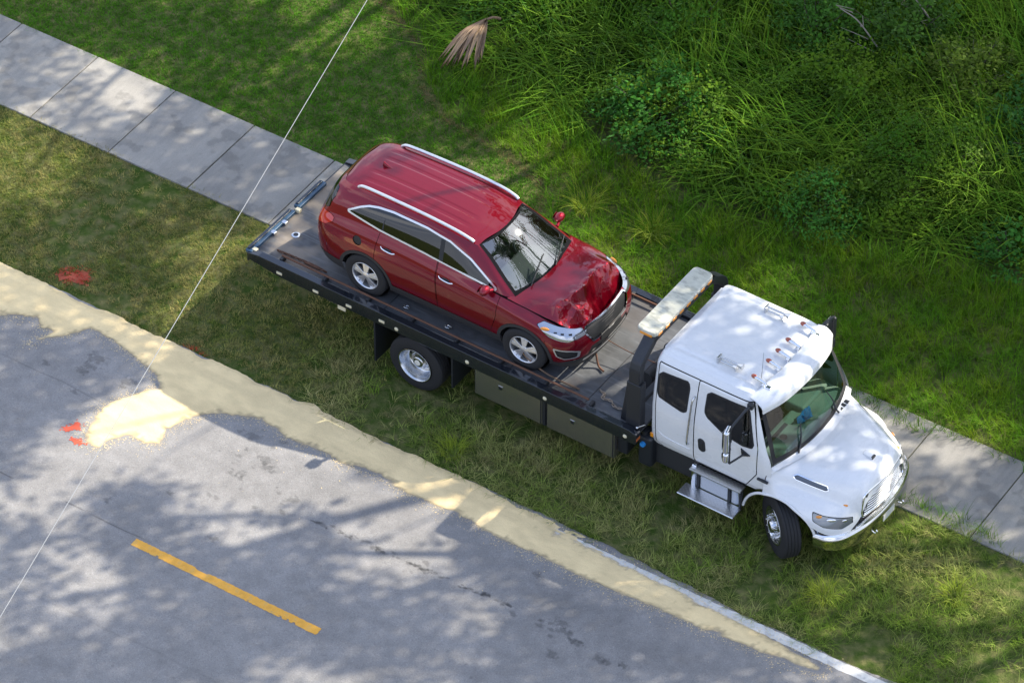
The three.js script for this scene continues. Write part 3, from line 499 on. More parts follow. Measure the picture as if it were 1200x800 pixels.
{
  const t = tex(1024, 512, (i, j) => {
    const x = i / 1024 * 7, z = j / 512 * 2.6, n = fbm(x * 1.1, z * 2.2, 4), f = fbm(x * 9, z * 14, 4), sc = fbm(x * 1.5, z * 38, 3), rust = smooth(.56, .70, fbm(x * 2.2 + 9, z * 3 + 2, 5)), dirt = smooth(.5, .66, fbm(x * 1.6 + 30, z * 1.8, 4)) * smooth(1.6, .5, x + (1 - z / 2.6) * .4 );
    const s = 0.75 + .5 * (n - .5) + .5 * (f - .5) + .35 * smooth(.6, .78, sc);
    let r = .112 * s, g = .117 * s, b = .124 * s; r = lerp(r, .12, rust * .35); g = lerp(g, .095, rust * .35); b = lerp(b, .08, rust * .35); r = lerp(r, .30, dirt * .6); g = lerp(g, .24, dirt * .6); b = lerp(b, .17, dirt * .6);
    return [s2(r), s2(g), s2(b)];
  });
  const ro = tex(512, 256, (i, j) => { const v = .42 + .5 * fbm(i / 40, j / 14, 4); return [v, v, v]; }, false);
  K.deck = std(0xffffff, 1, .15, { map: t, roughnessMap: ro });
}
const truck = thing('tow_truck', 'white flatbed recovery truck with a black deck parked across the pavement', 'truck');
truck.position.set(TRUCK.x, 0, TRUCK.z); truck.rotation.y = TRUCK.turn;
const chain = (pts, r = .016, w = .045, mat) => {                                             // interlocking links along a path
  const c = new THREE.CatmullRomCurve3(pts.map(p => V(...p))), L = c.getLength(), n = Math.max(3, Math.round(L / (w * 1.25))), out = [];
  for (let k = 0; k < n; k++) { const p = c.getPointAt((k + .5) / n), t = c.getTangentAt((k + .5) / n), g = new THREE.TorusGeometry(w * .5, r * .55, 5, 10).scale(1.55, 1, 1); g.rotateX(k % 2 ? Math.PI / 2 - .3 : .3); g.applyQuaternion(new THREE.Quaternion().setFromUnitVectors(V(1, 0, 0), t)); out.push(g.translate(p.x, p.y, p.z)); }
  return out;
};
{ // ------------------------------------------------ deck
  const deck = new THREE.Group(); deck.name = 'deck'; truck.add(deck);
  const X0 = -2.96, X1 = 3.86, g = b2(X0, X1, DECK - .05, DECK, -1.17, 1.17, .004), p = g.attributes.position, u = g.attributes.uv;
  for (let i = 0; i < p.count; i++) u.setXY(i, (p.getX(i) - X0) / 7, (p.getZ(i) + 1.3) / 2.6);
  part('deck_plate', g, K.deck, deck);
  for (const x of [-.6, 1.62, 2.9]) part('plate_seam', [b2(x - .006, x + .006, DECK + .0005, DECK + .004, -1.165, 1.165, .001)], K.frame, deck);
  for (const s of [1, -1]) {
    // side rail: outer channel with a raised lip; the tail end slopes down
    const sh = new THREE.Shape([[X0, DECK - .08], [X0 + .6, DECK - .16], [X1, DECK - .16], [X1 + .02, DECK - .13], [X1 + .02, DECK + .02], [X1 - .1, DECK + .055], [X0 + .2, DECK + .055], [X0, DECK + .02]].map(q => new THREE.Vector2(...q)));
    part('side_rail', [new THREE.ExtrudeGeometry(sh, { depth: .1, bevelEnabled: true, bevelSize: .008, bevelThickness: .008, bevelSegments: 2 }).translate(0, 0, s > 0 ? 1.182 : -1.282)], K.blackGloss, deck);
    part('rub_bar', [tube([[X0 + .5, DECK + .085, 1.10 * s], [0, DECK + .088, 1.10 * s], [X1 - .9, DECK + .085, 1.10 * s]], .017, 8, 40)], K.rust, deck, 'rusty bar along the deck edge');
    for (let k = 0; k < 8; k++) part('rail_bracket', [b2(X0 + .5 + k * .78, X0 + .55 + k * .78, DECK + .004, DECK + .08, 1.065 * s, 1.175 * s, .006)], K.frame, deck);
    for (const x of [1.86, 2.75]) part('stake_pocket', [b2(x - .16, x + .16, DECK + .05, DECK + .072, 1.16 * s, 1.27 * s, .006)], K.blackGloss, deck);
    for (const [x, y, sq] of [[-2.38, -.085, 1], [-1.72, -.105, 1], [-1.12, -.085, 1], [-.53, -.08, 1], [-.27, -.10, 0], [.98, -.09, 0], [2.33, -.085, 0], [3.70, -.085, 0]])
      part(sq ? 'marker_lamp' : 'round_marker_lamp', sq ? [b2(x - .05, x + .05, DECK + y - .022, DECK + y + .022, 1.288 * s, 1.302 * s, .006)] : [new THREE.SphereGeometry(.034, 14, 8).scale(1, 1, .5).translate(x, DECK + y, 1.29 * s)], K.cream, deck);
  }
  part('corner_reflector', [b2(3.86, 3.89, DECK - .11, DECK - .05, 1.18, 1.285, .008)], std(lin(.45, .12, .03), .3), deck);
  // tail: stop rails along the rear edge
  const rails = [[.16, 1.26], [-.62, .06]];
  for (const [a, b] of rails) { part('tail_rail', [b2(X0 - .06, X0 + .055, DECK - .01, DECK + .05, a, b, .012)], K.blue, deck); part('tail_rail_lip', [b2(X0 - .05, X0 + .0, DECK + .05, DECK + .075, a + .03, b - .03, .008)], K.blackGloss, deck); }
  part('tail_beam', [b2(X0 - .03, X0, DECK - .15, DECK - .012, -1.27, 1.27, .006)], K.black, deck);
  for (const [z, m] of [[1.18, K.cream], [.11, K.cream], [.72, K.steel], [.45, K.steel]]) part('tail_fitting', [b2(X0 + .02, X0 + .10, DECK + .0, DECK + .058, z - .035, z + .035, .01)], m, deck);
  part('key_slot', [lathe([[.038, -.004], [.062, -.004], [.066, .003], [.038, .006]], 24).rotateX(-Math.PI / 2).translate(-2.62, DECK + .004, .55)], K.steel, deck);
  part('key_slot_hole', [new THREE.CylinderGeometry(.036, .036, .003, 20).translate(-2.62, DECK + .003, .55)], K.black, deck);
  for (const [x, z] of [[-.34, .93], [3.1, 0], [.4, .94], [1.9, .9]]) part('tie_down_ring', [new THREE.TorusGeometry(.045, .01, 8, 20).rotateX(1.2).translate(x, DECK + .03, z), b2(x - .03, x + .03, DECK + .002, DECK + .014, z - .04, z + .0, .004)], K.steel, deck);
  // cross members and sub-frame under the deck
  part('sub_frame', [b2(X0 + .3, 3.7, .80, 1.0, .34, .44, .01), b2(X0 + .3, 3.7, .80, 1.0, -.44, -.34, .01), ...[-2.4, -1.6, -.8, 0, .8, 1.6, 2.4, 3.2].map(x => b2(x - .04, x + .04, 1.0, DECK - .052, -1.17, 1.17, .008))], K.frame, deck);
  part('work_lamp', [b2(-1.56, -1.22, .93, 1.0, 1.14, 1.25, .012)], K.black, deck); for (let k = 0; k < 3; k++) part('work_lamp_lens', [b2(-1.54 + k * .07, -1.50 + k * .07, .945, .985, 1.25, 1.258, .006)], K.steel, deck);
  part('tail_marker', [b2(-1.34, -1.20, .90, .985, 1.255, 1.275, .006)], K.cream, deck);
}
{ // ------------------------------------------------ rack behind the cab with its light bar
  for (const s of [1, -1]) {
    const post = new THREE.Group(); post.name = 'rack_post'; truck.add(post);
    part('lower_post', [b2(3.63, 3.87, DECK - .02, 2.02, 1.03 * s, 1.17 * s, .012)], K.black, post);
    part('gusset', [new THREE.ExtrudeGeometry(new THREE.Shape([[3.50, DECK + .01], [3.63, DECK + .01], [3.63, 1.88], [3.6, 1.92]].map(q => new THREE.Vector2(...q))), { depth: .03, bevelEnabled: false }).translate(0, 0, (s > 0 ? 1.07 : -1.10))], K.black, post);
    const seg = [[2.0, 1.10], [2.26, 1.10], [2.36, 1.06], [2.44, .97], [2.56, .80], [2.62, .74]];
    const lo = [], N = seg.length - 1;
    part('arch_tube', gridGeo((u, v) => { const i = Math.min(N - 1, Math.floor(u * N)), t = u * N - i, y = lerp(seg[i][0], seg[i + 1][0], t), z = lerp(seg[i][1], seg[i + 1][1], t), a = v * 4, k = Math.floor(a) % 4, f = a % 1, q = [[-1, -1], [1, -1], [1, 1], [-1, 1], [-1, -1]], cx = lerp(q[k][0], q[k + 1][0], f), cz = lerp(q[k][1], q[k + 1][1], f), m = Math.min(N - 1, i), dy = seg[m + 1][0] - seg[m][0], dz = seg[m + 1][1] - seg[m][1], l = Math.hypot(dy, dz); return [3.75 + cx * .085, y + cz * .06 * (-dz / l) * (s), s * (z + cz * .06 * (dy / l) * s)]; }, 40, 40), K.black, post);
    part('latch', [new THREE.SphereGeometry(.022, 12, 8).translate(3.84, 1.24, 1.19 * s), cyl(.008, .008, [3.84, 1.24, 1.19 * s], [3.95, 1.33, 1.16 * s], 8)], K.steel, post);
  }
  part('rack_crossbar', [b2(3.665, 3.835, 2.545, 2.62, -.78, .78, .012), b2(3.70, 3.80, 1.5, 1.58, -1.04, 1.04, .01)], K.black, truck);
  const bar = new THREE.Group(); bar.name = 'light_bar'; truck.add(bar);
  const rr = (w, h, r) => { const s = new THREE.Shape(); s.moveTo(-w + r, -h); s.lineTo(w - r, -h); s.quadraticCurveTo(w, -h, w, -h + r); s.lineTo(w, h - r); s.quadraticCurveTo(w, h, w - r, h); s.lineTo(-w + r, h); s.quadraticCurveTo(-w, h, -w, h - r); s.lineTo(-w, -h + r); s.quadraticCurveTo(-w, -h, -w + r, -h); return s; };
  const dome = tex(512, 128, (i, j) => { const n = fbm(i / 20, j / 20, 4), g = hash(i * 3.7 + j * 19.1), strip = .93 + .1 * vn(i / 3, j / 40), d = smooth(.5, .7, fbm(i / 12 + 50, j / 30, 4)); const s = strip * (1 - .25 * d) * (.9 + .2 * n) + .06 * (g - .5); return [s2(.55 * s), s2(.54 * s), s2(.44 * s)]; });
  { const g2 = new THREE.ExtrudeGeometry(rr(.145, .75, .07), { depth: .035, bevelEnabled: true, bevelSize: .02, bevelThickness: .022, bevelSegments: 3 }).rotateX(-Math.PI / 2).translate(3.695, 2.685, .035); const p = g2.attributes.position, u = g2.attributes.uv; for (let i = 0; i < p.count; i++) u.setXY(i, (p.getZ(i) + .75) / 1.5, (p.getX(i) - 3.5) / .4); part('lens_dome', g2, std(0xffffff, .35, 0, { map: dome, clearcoat: .5 }), bar, 'yellowed clear lens of the light bar'); }
  part('light_bar_base', [new THREE.ExtrudeGeometry(rr(.13, .735, .06), { depth: .04, bevelEnabled: false }).rotateX(-Math.PI / 2).translate(3.695, 2.622, .035)], K.black, bar);
  for (let k = 0; k < 8; k++) { const z = -.60 + k * .182; part('amber_lamp', [b2(3.832, 3.868, 2.655, 2.70, z - .05, z + .05, .008)], M.amber, bar); }
  part('amber_lamp', [b2(3.60, 3.80, 2.655, 2.70, .785, .812, .008)], M.amber, bar); part('amber_lamp', [b2(3.60, 3.80, 2.655, 2.70, -.742, -.715, .008)], M.amber, bar);
}
// winch ahead of the car
part('winch', [cyl(.09, .09, [3.42, DECK + .14, -.32], [3.42, DECK + .14, .32], 24), b2(3.32, 3.52, DECK + .004, DECK + .05, -.42, .42, .01), cyl(.13, .13, [3.42, DECK + .16, -.36], [3.42, DECK + .16, -.34], 24), cyl(.13, .13, [3.42, DECK + .16, .34], [3.42, DECK + .16, .36], 24)], K.frame, truck);
{ // ------------------------------------------------ chassis, boxes, rear wheels
  part('chassis', [b2(-2.5, 6.9, .62, .82, .36, .44, .01), b2(-2.5, 6.9, .62, .82, -.44, -.36, .01), b2(4.9, 6.6, .55, 1.1, -.35, .35, .05), cyl(.11, .11, [0, .45, -.9], [0, .45, .9], 16), cyl(.05, .05, [6.13, .48, -.85], [6.13, .48, .85], 12), b2(-.15, .15, .3, .62, -.18, .18, .06)], K.frame, truck);
  for (const s of [1, -1]) for (const [a, b, n] of [[1.03, 2.215], [2.285, 3.455]]) {
    const bx = new THREE.Group(); bx.name = 'tool_box'; truck.add(bx);
    part('box_body', [b2(a, b, .40, .98, .72 * s, 1.18 * s, .015)], K.boxSteel, bx); part('box_door', [b2(a + .025, b - .025, .425, .93, 1.18 * s, 1.197 * s, .006)], K.boxSteel, bx); part('door_seal', [b2(a + .014, b - .014, .414, .942, 1.181 * s, 1.1835 * s, .001)], K.black, bx);
    part('paddle_latch', [b2((a + b) / 2 - .16, (a + b) / 2 - .08, .72, .80, 1.195 * s, 1.205 * s, .006)], K.steel, bx); part('latch_recess', [b2((a + b) / 2 - .147, (a + b) / 2 - .093, .735, .785, 1.205 * s, 1.209 * s, .004)], K.black, bx);
  }
  for (const s of [1, -1]) part('box_bracket', [b2(2.225, 2.275, .42, 1.0, .74 * s, 1.19 * s, .006)], K.black, truck);
  for (const s of [1, -1]) { part('box_mount', [b2(3.46, 3.62, .5, 1.0, .8 * s, 1.1 * s, .02)], K.black, truck); part('mud_flap', [b2(-.72, -.69, .16, .98, .62 * s, 1.24 * s, .004)], K.black, truck); part('mud_flap', [b2(.66, .69, .35, .98, .62 * s, 1.24 * s, .004)], K.black, truck); }
  const dish = s => { const p = [[.285, .13], [.292, .14], [.275, .135], [.262, .08], [.245, .02], [.235, -.04], [.20, -.055], [.13, -.055], [.12, -.04], [.105, .0], [.10, .05], [.075, .065], [0, .068]]; return lathe(p, 48); };
  for (const s of [1, -1]) for (const [z, outer] of [[1.12, 1], [.80, 0]]) {
    const w = new THREE.Group(); w.name = 'rear_wheel'; w.position.set(0.02, .462, z * s); if (s < 0) w.rotation.y = Math.PI; truck.add(w);
    part('tyre', tyreGeo(.472, .26, .285, 56, 4), M.rubber, w);
    if (outer) { part('rim', dish(), K.steel, w); for (let k = 0; k < 10; k++) { const a = k * Math.PI / 5; part('lug_nut', [cyl(.016, .013, [.155 * Math.cos(a), .155 * Math.sin(a), -.055], [.155 * Math.cos(a), .155 * Math.sin(a), -.02], 8)], K.steel, w); } for (let k = 0; k < 5; k++) { const a = k * Math.PI * .4 + .5; part('hand_hole', [cyl(.03, .03, [.213 * Math.cos(a), .213 * Math.sin(a), -.06], [.213 * Math.cos(a), .213 * Math.sin(a), -.047], 14)], K.black, w); } part('hub_cap', [lathe([[0, .072], [.045, .071], [.05, .066], [.05, .05]], 20)], std(lin(.7, .68, .6), .5), w); }
  }
  // steered front wheels
  for (const s of [1, -1]) {
    const w = new THREE.Group(); w.name = 'front_wheel'; w.position.set(6.16, .47, .99 * s); w.rotation.y = (s < 0 ? Math.PI : 0) - .66; truck.add(w);
    part('tyre', tyreGeo(.485, .27, .285, 56, 4), M.rubber, w);
    part('rim', lathe([[.285, .12], [.29, .132], [.272, .13], [.262, .1], [.25, .075], [.22, .085], [.16, .10], [.12, .105], [.105, .12], [.09, .18], [.05, .19], [0, .19]], 48), K.steel, w);
    for (let k = 0; k < 10; k++) { const a = k * Math.PI / 5; part('lug_nut', [cyl(.02, .014, [.165 * Math.cos(a), .165 * Math.sin(a), .095], [.165 * Math.cos(a), .165 * Math.sin(a), .185], 10)], M.chrome, w); }
    for (let k = 0; k < 8; k++) { const a = k * Math.PI / 4 + .2; part('hand_hole', [cyl(.026, .026, [.232 * Math.cos(a), .232 * Math.sin(a), .07], [.232 * Math.cos(a), .232 * Math.sin(a), .0865], 12)], K.black, w); }
  }
  // tanks and steps below the cab
  const tank = part('air_tank', [b2(3.78, 4.02, .42, 1.0, .80, 1.08, .06), cyl(.05, .05, [3.86, .98, 1.0], [3.86, 1.06, 1.0], 16)], K.black, truck); part('tank_cap', [cyl(.045, .04, [3.88, .86, 1.08], [3.88, .86, 1.115], 16)], std(lin(.02, .22, .55), .4), tank);
  for (const s of [1, -1]) part('exhaust_box', [b2(3.98, 4.7, .45, .9, .45 * s, .95 * s, .05)], K.frame, truck);
  for (const s of [1, -1]) {
    const st = new THREE.Group(); st.name = 'cab_step'; truck.add(st);
    part('fuel_tank', [b2(4.74, 5.52, .44, .86, .62 * s, 1.08 * s, .08)], K.steel, st);
    const q = (a, b, y, z0, z1) => { const g = b2(a, b, y - .03, y, z0 * s, z1 * s, .008), p = g.attributes.position, u = g.attributes.uv; for (let i = 0; i < p.count; i++) u.setXY(i, p.getX(i) * 4, p.getZ(i) * 4); return g; };
    part('upper_tread', q(4.70, 5.55, .885, 1.0, 1.16), K.tread, st); part('lower_tread', q(4.62, 5.55, .515, 1.09, 1.32), K.tread, st);
    for (const x of [4.82, 5.34, 5.53]) part('step_hanger', [b2(x - .016, x + .016, .49, .87, 1.085 * s, 1.12 * s, .006)], K.black, st);
    part('step_lip', [cyl(.016, .016, [4.62, .50, 1.32 * s], [5.55, .50, 1.32 * s], 10)], K.steel, st);
    part('tank_strap', [b2(4.70, 4.78, .40, .92, .9 * s, 1.10 * s, .02)], M.chrome, st);
  }
}
{ // ------------------------------------------------ cab
  const C = [5, 1.7, 0], zc = [1.03, 1.075, 1.085, 1.07, .985, .945, .87], yc = [.95, 1.12, 1.5, 1.8, 2.32, 2.44, 2.53];
  const col = (x, k, f = 1) => yc.map((y, j) => [Array.isArray(x) ? x[j] : x, y, zc[j] * f * (Array.isArray(k) ? k[j] : k)]);
  const rear = [3.97, 3.965, 3.965, 3.965, 3.965, 3.97, 3.99], S = [col(rear, 0), col(rear, .45), col(rear, .86), col(rear.map(x => x + .015), .945), col(rear.map(x => x + .07), .985), col(4.2, 1), col(4.8, 1), col(5.3, 1),
    [[5.78, .95, 1.03], [5.78, 1.12, 1.075], [5.78, 1.5, 1.08], [5.72, 1.8, 1.055], [5.54, 2.32, .965], [5.50, 2.44, .93], [5.46, 2.53, .855]],
    [[5.96, .95, 1.0], [5.96, 1.12, 1.04], [5.96, 1.5, 1.03], [5.84, 1.8, 1.0], [5.64, 2.30, .90], [5.60, 2.42, .875], [5.54, 2.50, .82]]];
  let sh = outward(net(S, 14, 12), C);
  const cut = (g, f, gap = 0) => [clip(g, (x, y, z) => -f(x, y, z) - gap), clip(g, (x, y, z) => f(x, y, z) - gap)];
  // wheel arch takes the lower front corner of the cab
  sh = clip(sh, (x, y) => Math.hypot(x - 6.15, y - .47) - .64);
  const RW = [[4.13, 2.29], [4.53, 2.32], [4.55, 2.25], [4.545, 1.86], [4.50, 1.83], [4.12, 1.905], [4.09, 1.95], [4.085, 2.24]], FW = [[4.88, 2.28], [4.93, 2.32], [5.46, 2.33], [5.52, 2.30], [5.655, 1.80], [5.64, 1.755], [5.5, 1.735], [5.2, 1.79], [4.92, 1.93], [4.875, 1.99]];
  const RD = [[4.10, 1.02], [4.06, 2.42], [4.71, 2.42], [4.72, .98], [4.2, .96]], FD = [[4.735, .98], [4.725, 2.42], [5.55, 2.42], [5.60, 2.26], [5.73, 1.75], [5.74, 1.3], [5.56, .98]];
  const near = (f) => (x, y, z) => Math.max(f(x, y), .5 - z);
  let rd, fd, rw, fw, rs, fs;
  [fd, sh] = cut(sh, near((x, y) => sdPoly(FD, x, y, .02)), .0075);
  [rd, sh] = cut(sh, near((x, y) => sdPoly(RD, x, y, .02)), .0075);
  const pane = (g, p) => { const [a, b] = cut(g, near((x, y) => sdPoly(p, x, y, .03))); const [w, s] = cut(a, near((x, y) => sdPoly(p, x, y, .004))); return [w, s, b]; };
  [fw, fs, fd] = pane(fd, FW); [rw, rs, rd] = pane(rd, RW);
  const both = g => merge([g, mirrorZ(g)]);
  const cab = new THREE.Group(); cab.name = 'cab'; truck.add(cab);
  part('cab_shell', both(sh), K.white, cab);
  const press = (g) => { g = g.clone(); const p = g.attributes.position; return g; };
  for (const s of [1, -1]) {
    const sd = g => s > 0 ? g : mirrorZ(g);
    const f = part('front_door', sd(fd), K.white, truck), r = part('rear_door', sd(rd), K.white, truck);
    part('door_window', sd(fw), M.darkGlass, f); part('window_seal', offset(sd(fs), .003), M.rubber, f);
    part('door_window', sd(rw), M.darkGlass, r); part('window_seal', offset(sd(rs), .003), M.rubber, r);
    part('door_handle', [new THREE.CapsuleGeometry(.062, .12, 6, 14).scale(1, 1, .24).rotateZ(.1).translate(4.85, 1.37, 1.085 * s), b2(4.825, 4.875, 1.33, 1.43, 1.095 * s, 1.108 * s, .008)], K.black, f);
    part('grab_rail', [tube([[4.675, 2.16, 1.015 * s], [4.675, 2.15, 1.065 * s], [4.665, 2.02, 1.10 * s], [4.64, 1.5, 1.135 * s], [4.635, 1.32, 1.135 * s], [4.635, 1.28, 1.08 * s]], .015, 8, 50)], K.steel, r);
    part('door_crease', [tube([[4.12, 1.26, 1.078 * s], [4.22, 1.20, 1.0825 * s], [4.45, 1.18, 1.0835 * s], [4.66, 1.18, 1.0835 * s]], .008, 6, 30)], K.white, r);
    part('side_marker', [b2(3.98, 4.03, 1.05, 1.13, 1.045 * s, 1.068 * s, .01)], M.amber, truck); part('side_marker', [new THREE.CapsuleGeometry(.022, .04, 4, 10).scale(1, 1, .5).translate(5.86, 1.40, 1.058 * s)], M.amber, truck);
    // mirror on two arms
    const mi = new THREE.Group(); mi.name = 'mirror'; truck.add(mi);
    part('mirror_shell', [rbox(.085, .40, .20, .035).rotateY(.25 * s).translate(5.43, 2.02, 1.36 * s), rbox(.085, .17, .20, .035).rotateY(.25 * s).translate(5.43, 1.72, 1.36 * s)], s > 0 ? M.chrome : K.black, mi);
    part('mirror_pane', [b2(5.382, 5.386, 1.85, 2.19, 1.29 * s, 1.43 * s, .001), b2(5.382, 5.386, 1.66, 1.78, 1.29 * s, 1.43 * s, .001)], M.chrome, mi);
    part('mirror_arm', [tube([[5.56, 2.44, 1.0 * s], [5.54, 2.42, 1.1 * s], [5.48, 2.27, 1.34 * s], [5.47, 2.2, 1.36 * s]], .02, 8, 24), tube([[5.47, 2.2, 1.36 * s], [5.47, 1.62, 1.36 * s], [5.48, 1.58, 1.34 * s], [5.56, 1.60, 1.1 * s]], .016, 8, 30)], K.black, mi);
    part('mirror_mount', [b2(5.51, 5.60, 2.38, 2.48, .95 * s, 1.02 * s, .02), new THREE.ExtrudeGeometry(new THREE.Shape([[5.5, 1.66], [5.64, 1.60], [5.52, 1.54]].map(q => new THREE.Vector2(...q))), { depth: .03, bevelEnabled: true, bevelSize: .006, bevelThickness: .006 }).translate(0, 0, s > 0 ? 1.068 : -1.10)], K.black, mi);
  }
  // roof
  const T = S.map(c => c[6]), rrow = (i, cx, cy) => [T[i], [lerp(T[i][0], cx, .3), lerp(T[i][1], cy, .62), T[i][2] * .84], [lerp(T[i][0], cx, .75), lerp(T[i][1], cy, .9), T[i][2] * .5], [cx, cy, 0]];
  const R = [rrow(2, 3.99, 2.545), rrow(3, 4.02, 2.56), rrow(4, 4.10, 2.592), rrow(5, 4.25, 2.612), rrow(6, 4.8, 2.625), rrow(7, 5.3, 2.60), rrow(8, 5.50, 2.57), rrow(9, 5.60, 2.545)];
  R[0][0] = [3.99, 2.53, T[2][2]];
  let roof = outward(net(R, 10, 12), [5, 1.5, 0]);
  const rib = offset(roof, 0), rp = rib.attributes.position; for (let i = 0; i < rp.count; i++) { const x = rp.getX(i), z = rp.getZ(i); rp.setY(i, rp.getY(i) - .012 * smooth(.02, .045, Math.abs(z - .60)) * 0 - .010 * Math.exp(-Math.pow((z - .70) / .03, 2)) * smooth(4.05, 4.2, x)); } rib.computeVertexNormals();
  part('cab_roof', both(rib), K.white, cab);
  part('cab_rear_top', [b2(3.975, 4.03, 2.50, 2.546, -.74, .74, .015)], K.white, cab);
  // sun visor
  const vis = outward(net([[[5.49, 2.50, .90], [5.565, 2.585, .62], [5.60, 2.605, .3], [5.61, 2.61, 0]], [[5.60, 2.49, .925], [5.69, 2.575, .63], [5.73, 2.60, .3], [5.74, 2.605, 0]], [[5.71, 2.41, .93], [5.84, 2.49, .64], [5.895, 2.52, .3], [5.91, 2.525, 0]], [[5.725, 2.31, .925], [5.87, 2.385, .64], [5.93, 2.415, .3], [5.945, 2.42, 0]]], 8, 10), [5.4, 2.2, 0]);
  const vm = part('sun_visor', both(vis), K.white, truck); part('visor_underside', both(offset(vis, -.018)), K.white, vm);
  // windscreen and its rubber
  const W = [[[5.955, 1.50, .975], [6.06, 1.515, .66], [6.13, 1.525, .33], [6.15, 1.53, 0]], [[5.86, 1.80, .955], [5.96, 1.81, .65], [6.03, 1.82, .32], [6.05, 1.82, 0]], [[5.745, 2.12, .915], [5.84, 2.13, .62], [5.91, 2.14, .31], [5.93, 2.145, 0]], [[5.63, 2.42, .87], [5.73, 2.43, .59], [5.79, 2.44, .3], [5.81, 2.44, 0]]];
  let ws = outward(net(W, 12, 12), [5, 2, 0]), seal;
  [ws, seal] = cut(ws, (x, y, z) => Math.max(1.575 - y, y - 2.38, z - (lerp(.975, .87, (y - 1.5) / .92) - .055)));
  part('windscreen', both(ws), K.screen, truck); part('windscreen_seal', both(offset(seal, .002)), M.rubber, truck);
  // pillars and cowl in front of the glass
  part('cowl', both(outward(net([[[5.86, 1.40, 1.045], [5.95, 1.47, .99], [6.07, 1.505, .66], [6.14, 1.515, .33], [6.16, 1.52, 0]], [[5.99, 1.40, 1.04], [6.05, 1.465, .97], [6.19, 1.49, .64], [6.26, 1.50, .33], [6.28, 1.505, 0]]], 6, 8), [6, 1, 0])), K.white, truck);
  for (let k = 0; k < 3; k++) part('cowl_vent', [b2(6.10, 6.17, 1.498, 1.506, -.56 - k * .085, -.50 - k * .085, .003)], K.black, truck);
  for (const [a, b, c] of [[[6.13, 1.52, .58], [6.10, 1.56, .50], [5.985, 1.87, .38]], [[6.18, 1.525, -.42], [6.13, 1.57, -.42], [5.98, 1.93, -.32]]]) part('wiper', [taperTube([a, b, [lerp(b[0], c[0], .5) + .03, lerp(b[1], c[1], .5) + .03, lerp(b[2], c[2], .5)], [c[0] + .03, c[1], c[2]]], .016, .008, 6, 12)], K.black, truck);
  // roof lamps, horns, aerial
  for (const z of [.66, .28, .03, -.235, -.63]) { const l = new THREE.Group(); l.name = 'roof_lamp'; truck.add(l); part('lamp_body', [taperTube([[5.42, 2.66, z], [5.50, 2.645, z], [5.60, 2.62, z]], .034, .02, 12, 8), cyl(.03, .045, [5.56, 2.60, z], [5.58, 2.555, z], 12), b2(5.52, 5.68, 2.565, 2.585, z - .03, z + .03, .008)], M.chrome, l); part('lamp_lens', [new THREE.SphereGeometry(.036, 14, 10).scale(1.5, 1, .9).translate(5.405, 2.663, z)], K.amberLens, l); }
  for (const z of [.62, -.62]) { const h = new THREE.Group(); h.name = 'air_horn'; truck.add(h); part('horn_tube', [cyl(.012, .016, [4.80, 2.695, z], [5.12, 2.695, z], 10), cyl(.014, .05, [5.10, 2.695, z], [5.19, 2.695, z], 16)], K.steel, h); part('horn_tube', [cyl(.012, .016, [4.86, 2.675, z + .05], [5.06, 2.675, z + .05], 10), cyl(.014, .04, [5.05, 2.675, z + .05], [5.12, 2.675, z + .05], 16)], K.steel, h); part('horn_bracket', [b2(4.79, 4.82, 2.605, 2.71, z - .05, z + .06, .006)], K.steel, h); part('horn_bracket', [b2(5.09, 5.11, 2.60, 2.69, z - .04, z + .06, .006)], K.steel, h); }
  part('aerial', [cyl(.004, .002, [5.47, 2.58, .58], [5.36, 2.86, .36], 6)], K.black, truck);
  // inside the cab
  const beige = K.beige;
  part('cab_floor', [b2(4.05, 5.95, .93, 1.0, -1.0, 1.0, .02), b2(4.02, 4.06, 1.0, 2.4, -.85, .85, .01)], M.interior, truck);
  const dash = part('dashboard', [b2(5.55, 6.0, 1.15, 1.50, -.92, .92, .06), b2(5.42, 5.75, 1.38, 1.565, -.85, -.15, .05), b2(5.62, 5.98, 1.48, 1.535, .05, .88, .02)], beige, truck, 'beige dashboard behind the windscreen');
  part('dash_vent', [cyl(.055, .055, [5.80, 1.53, .45], [5.80, 1.545, .45], 18), b2(5.66, 5.72, 1.533, 1.55, .2, .85, .004)], K.black, dash);
  part('steering_wheel', [new THREE.TorusGeometry(.215, .018, 8, 30).rotateY(Math.PI / 2).rotateZ(.75).translate(5.40, 1.62, -.48), cyl(.03, .03, [5.40, 1.62, -.48], [5.62, 1.48, -.48], 8)], K.black, truck);
  for (const [x, z] of [[4.95, -.5], [4.95, .5]]) part('cab_seat', [b2(x - .26, x + .26, 1.0, 1.35, z - .27, z + .27, .07), rbox(.16, .72, .5, .07, 0, .36, 0).rotateZ(.12).translate(x - .26, 1.30, z), rbox(.12, .2, .28, .05).rotateZ(.1).translate(x - .36, 2.06, z)], K.greySeat, truck);
  part('rear_bench', [b2(4.1, 4.5, 1.0, 1.3, -.85, .85, .06), b2(4.07, 4.2, 1.3, 1.95, -.85, .85, .05)], K.greySeat, truck);
}
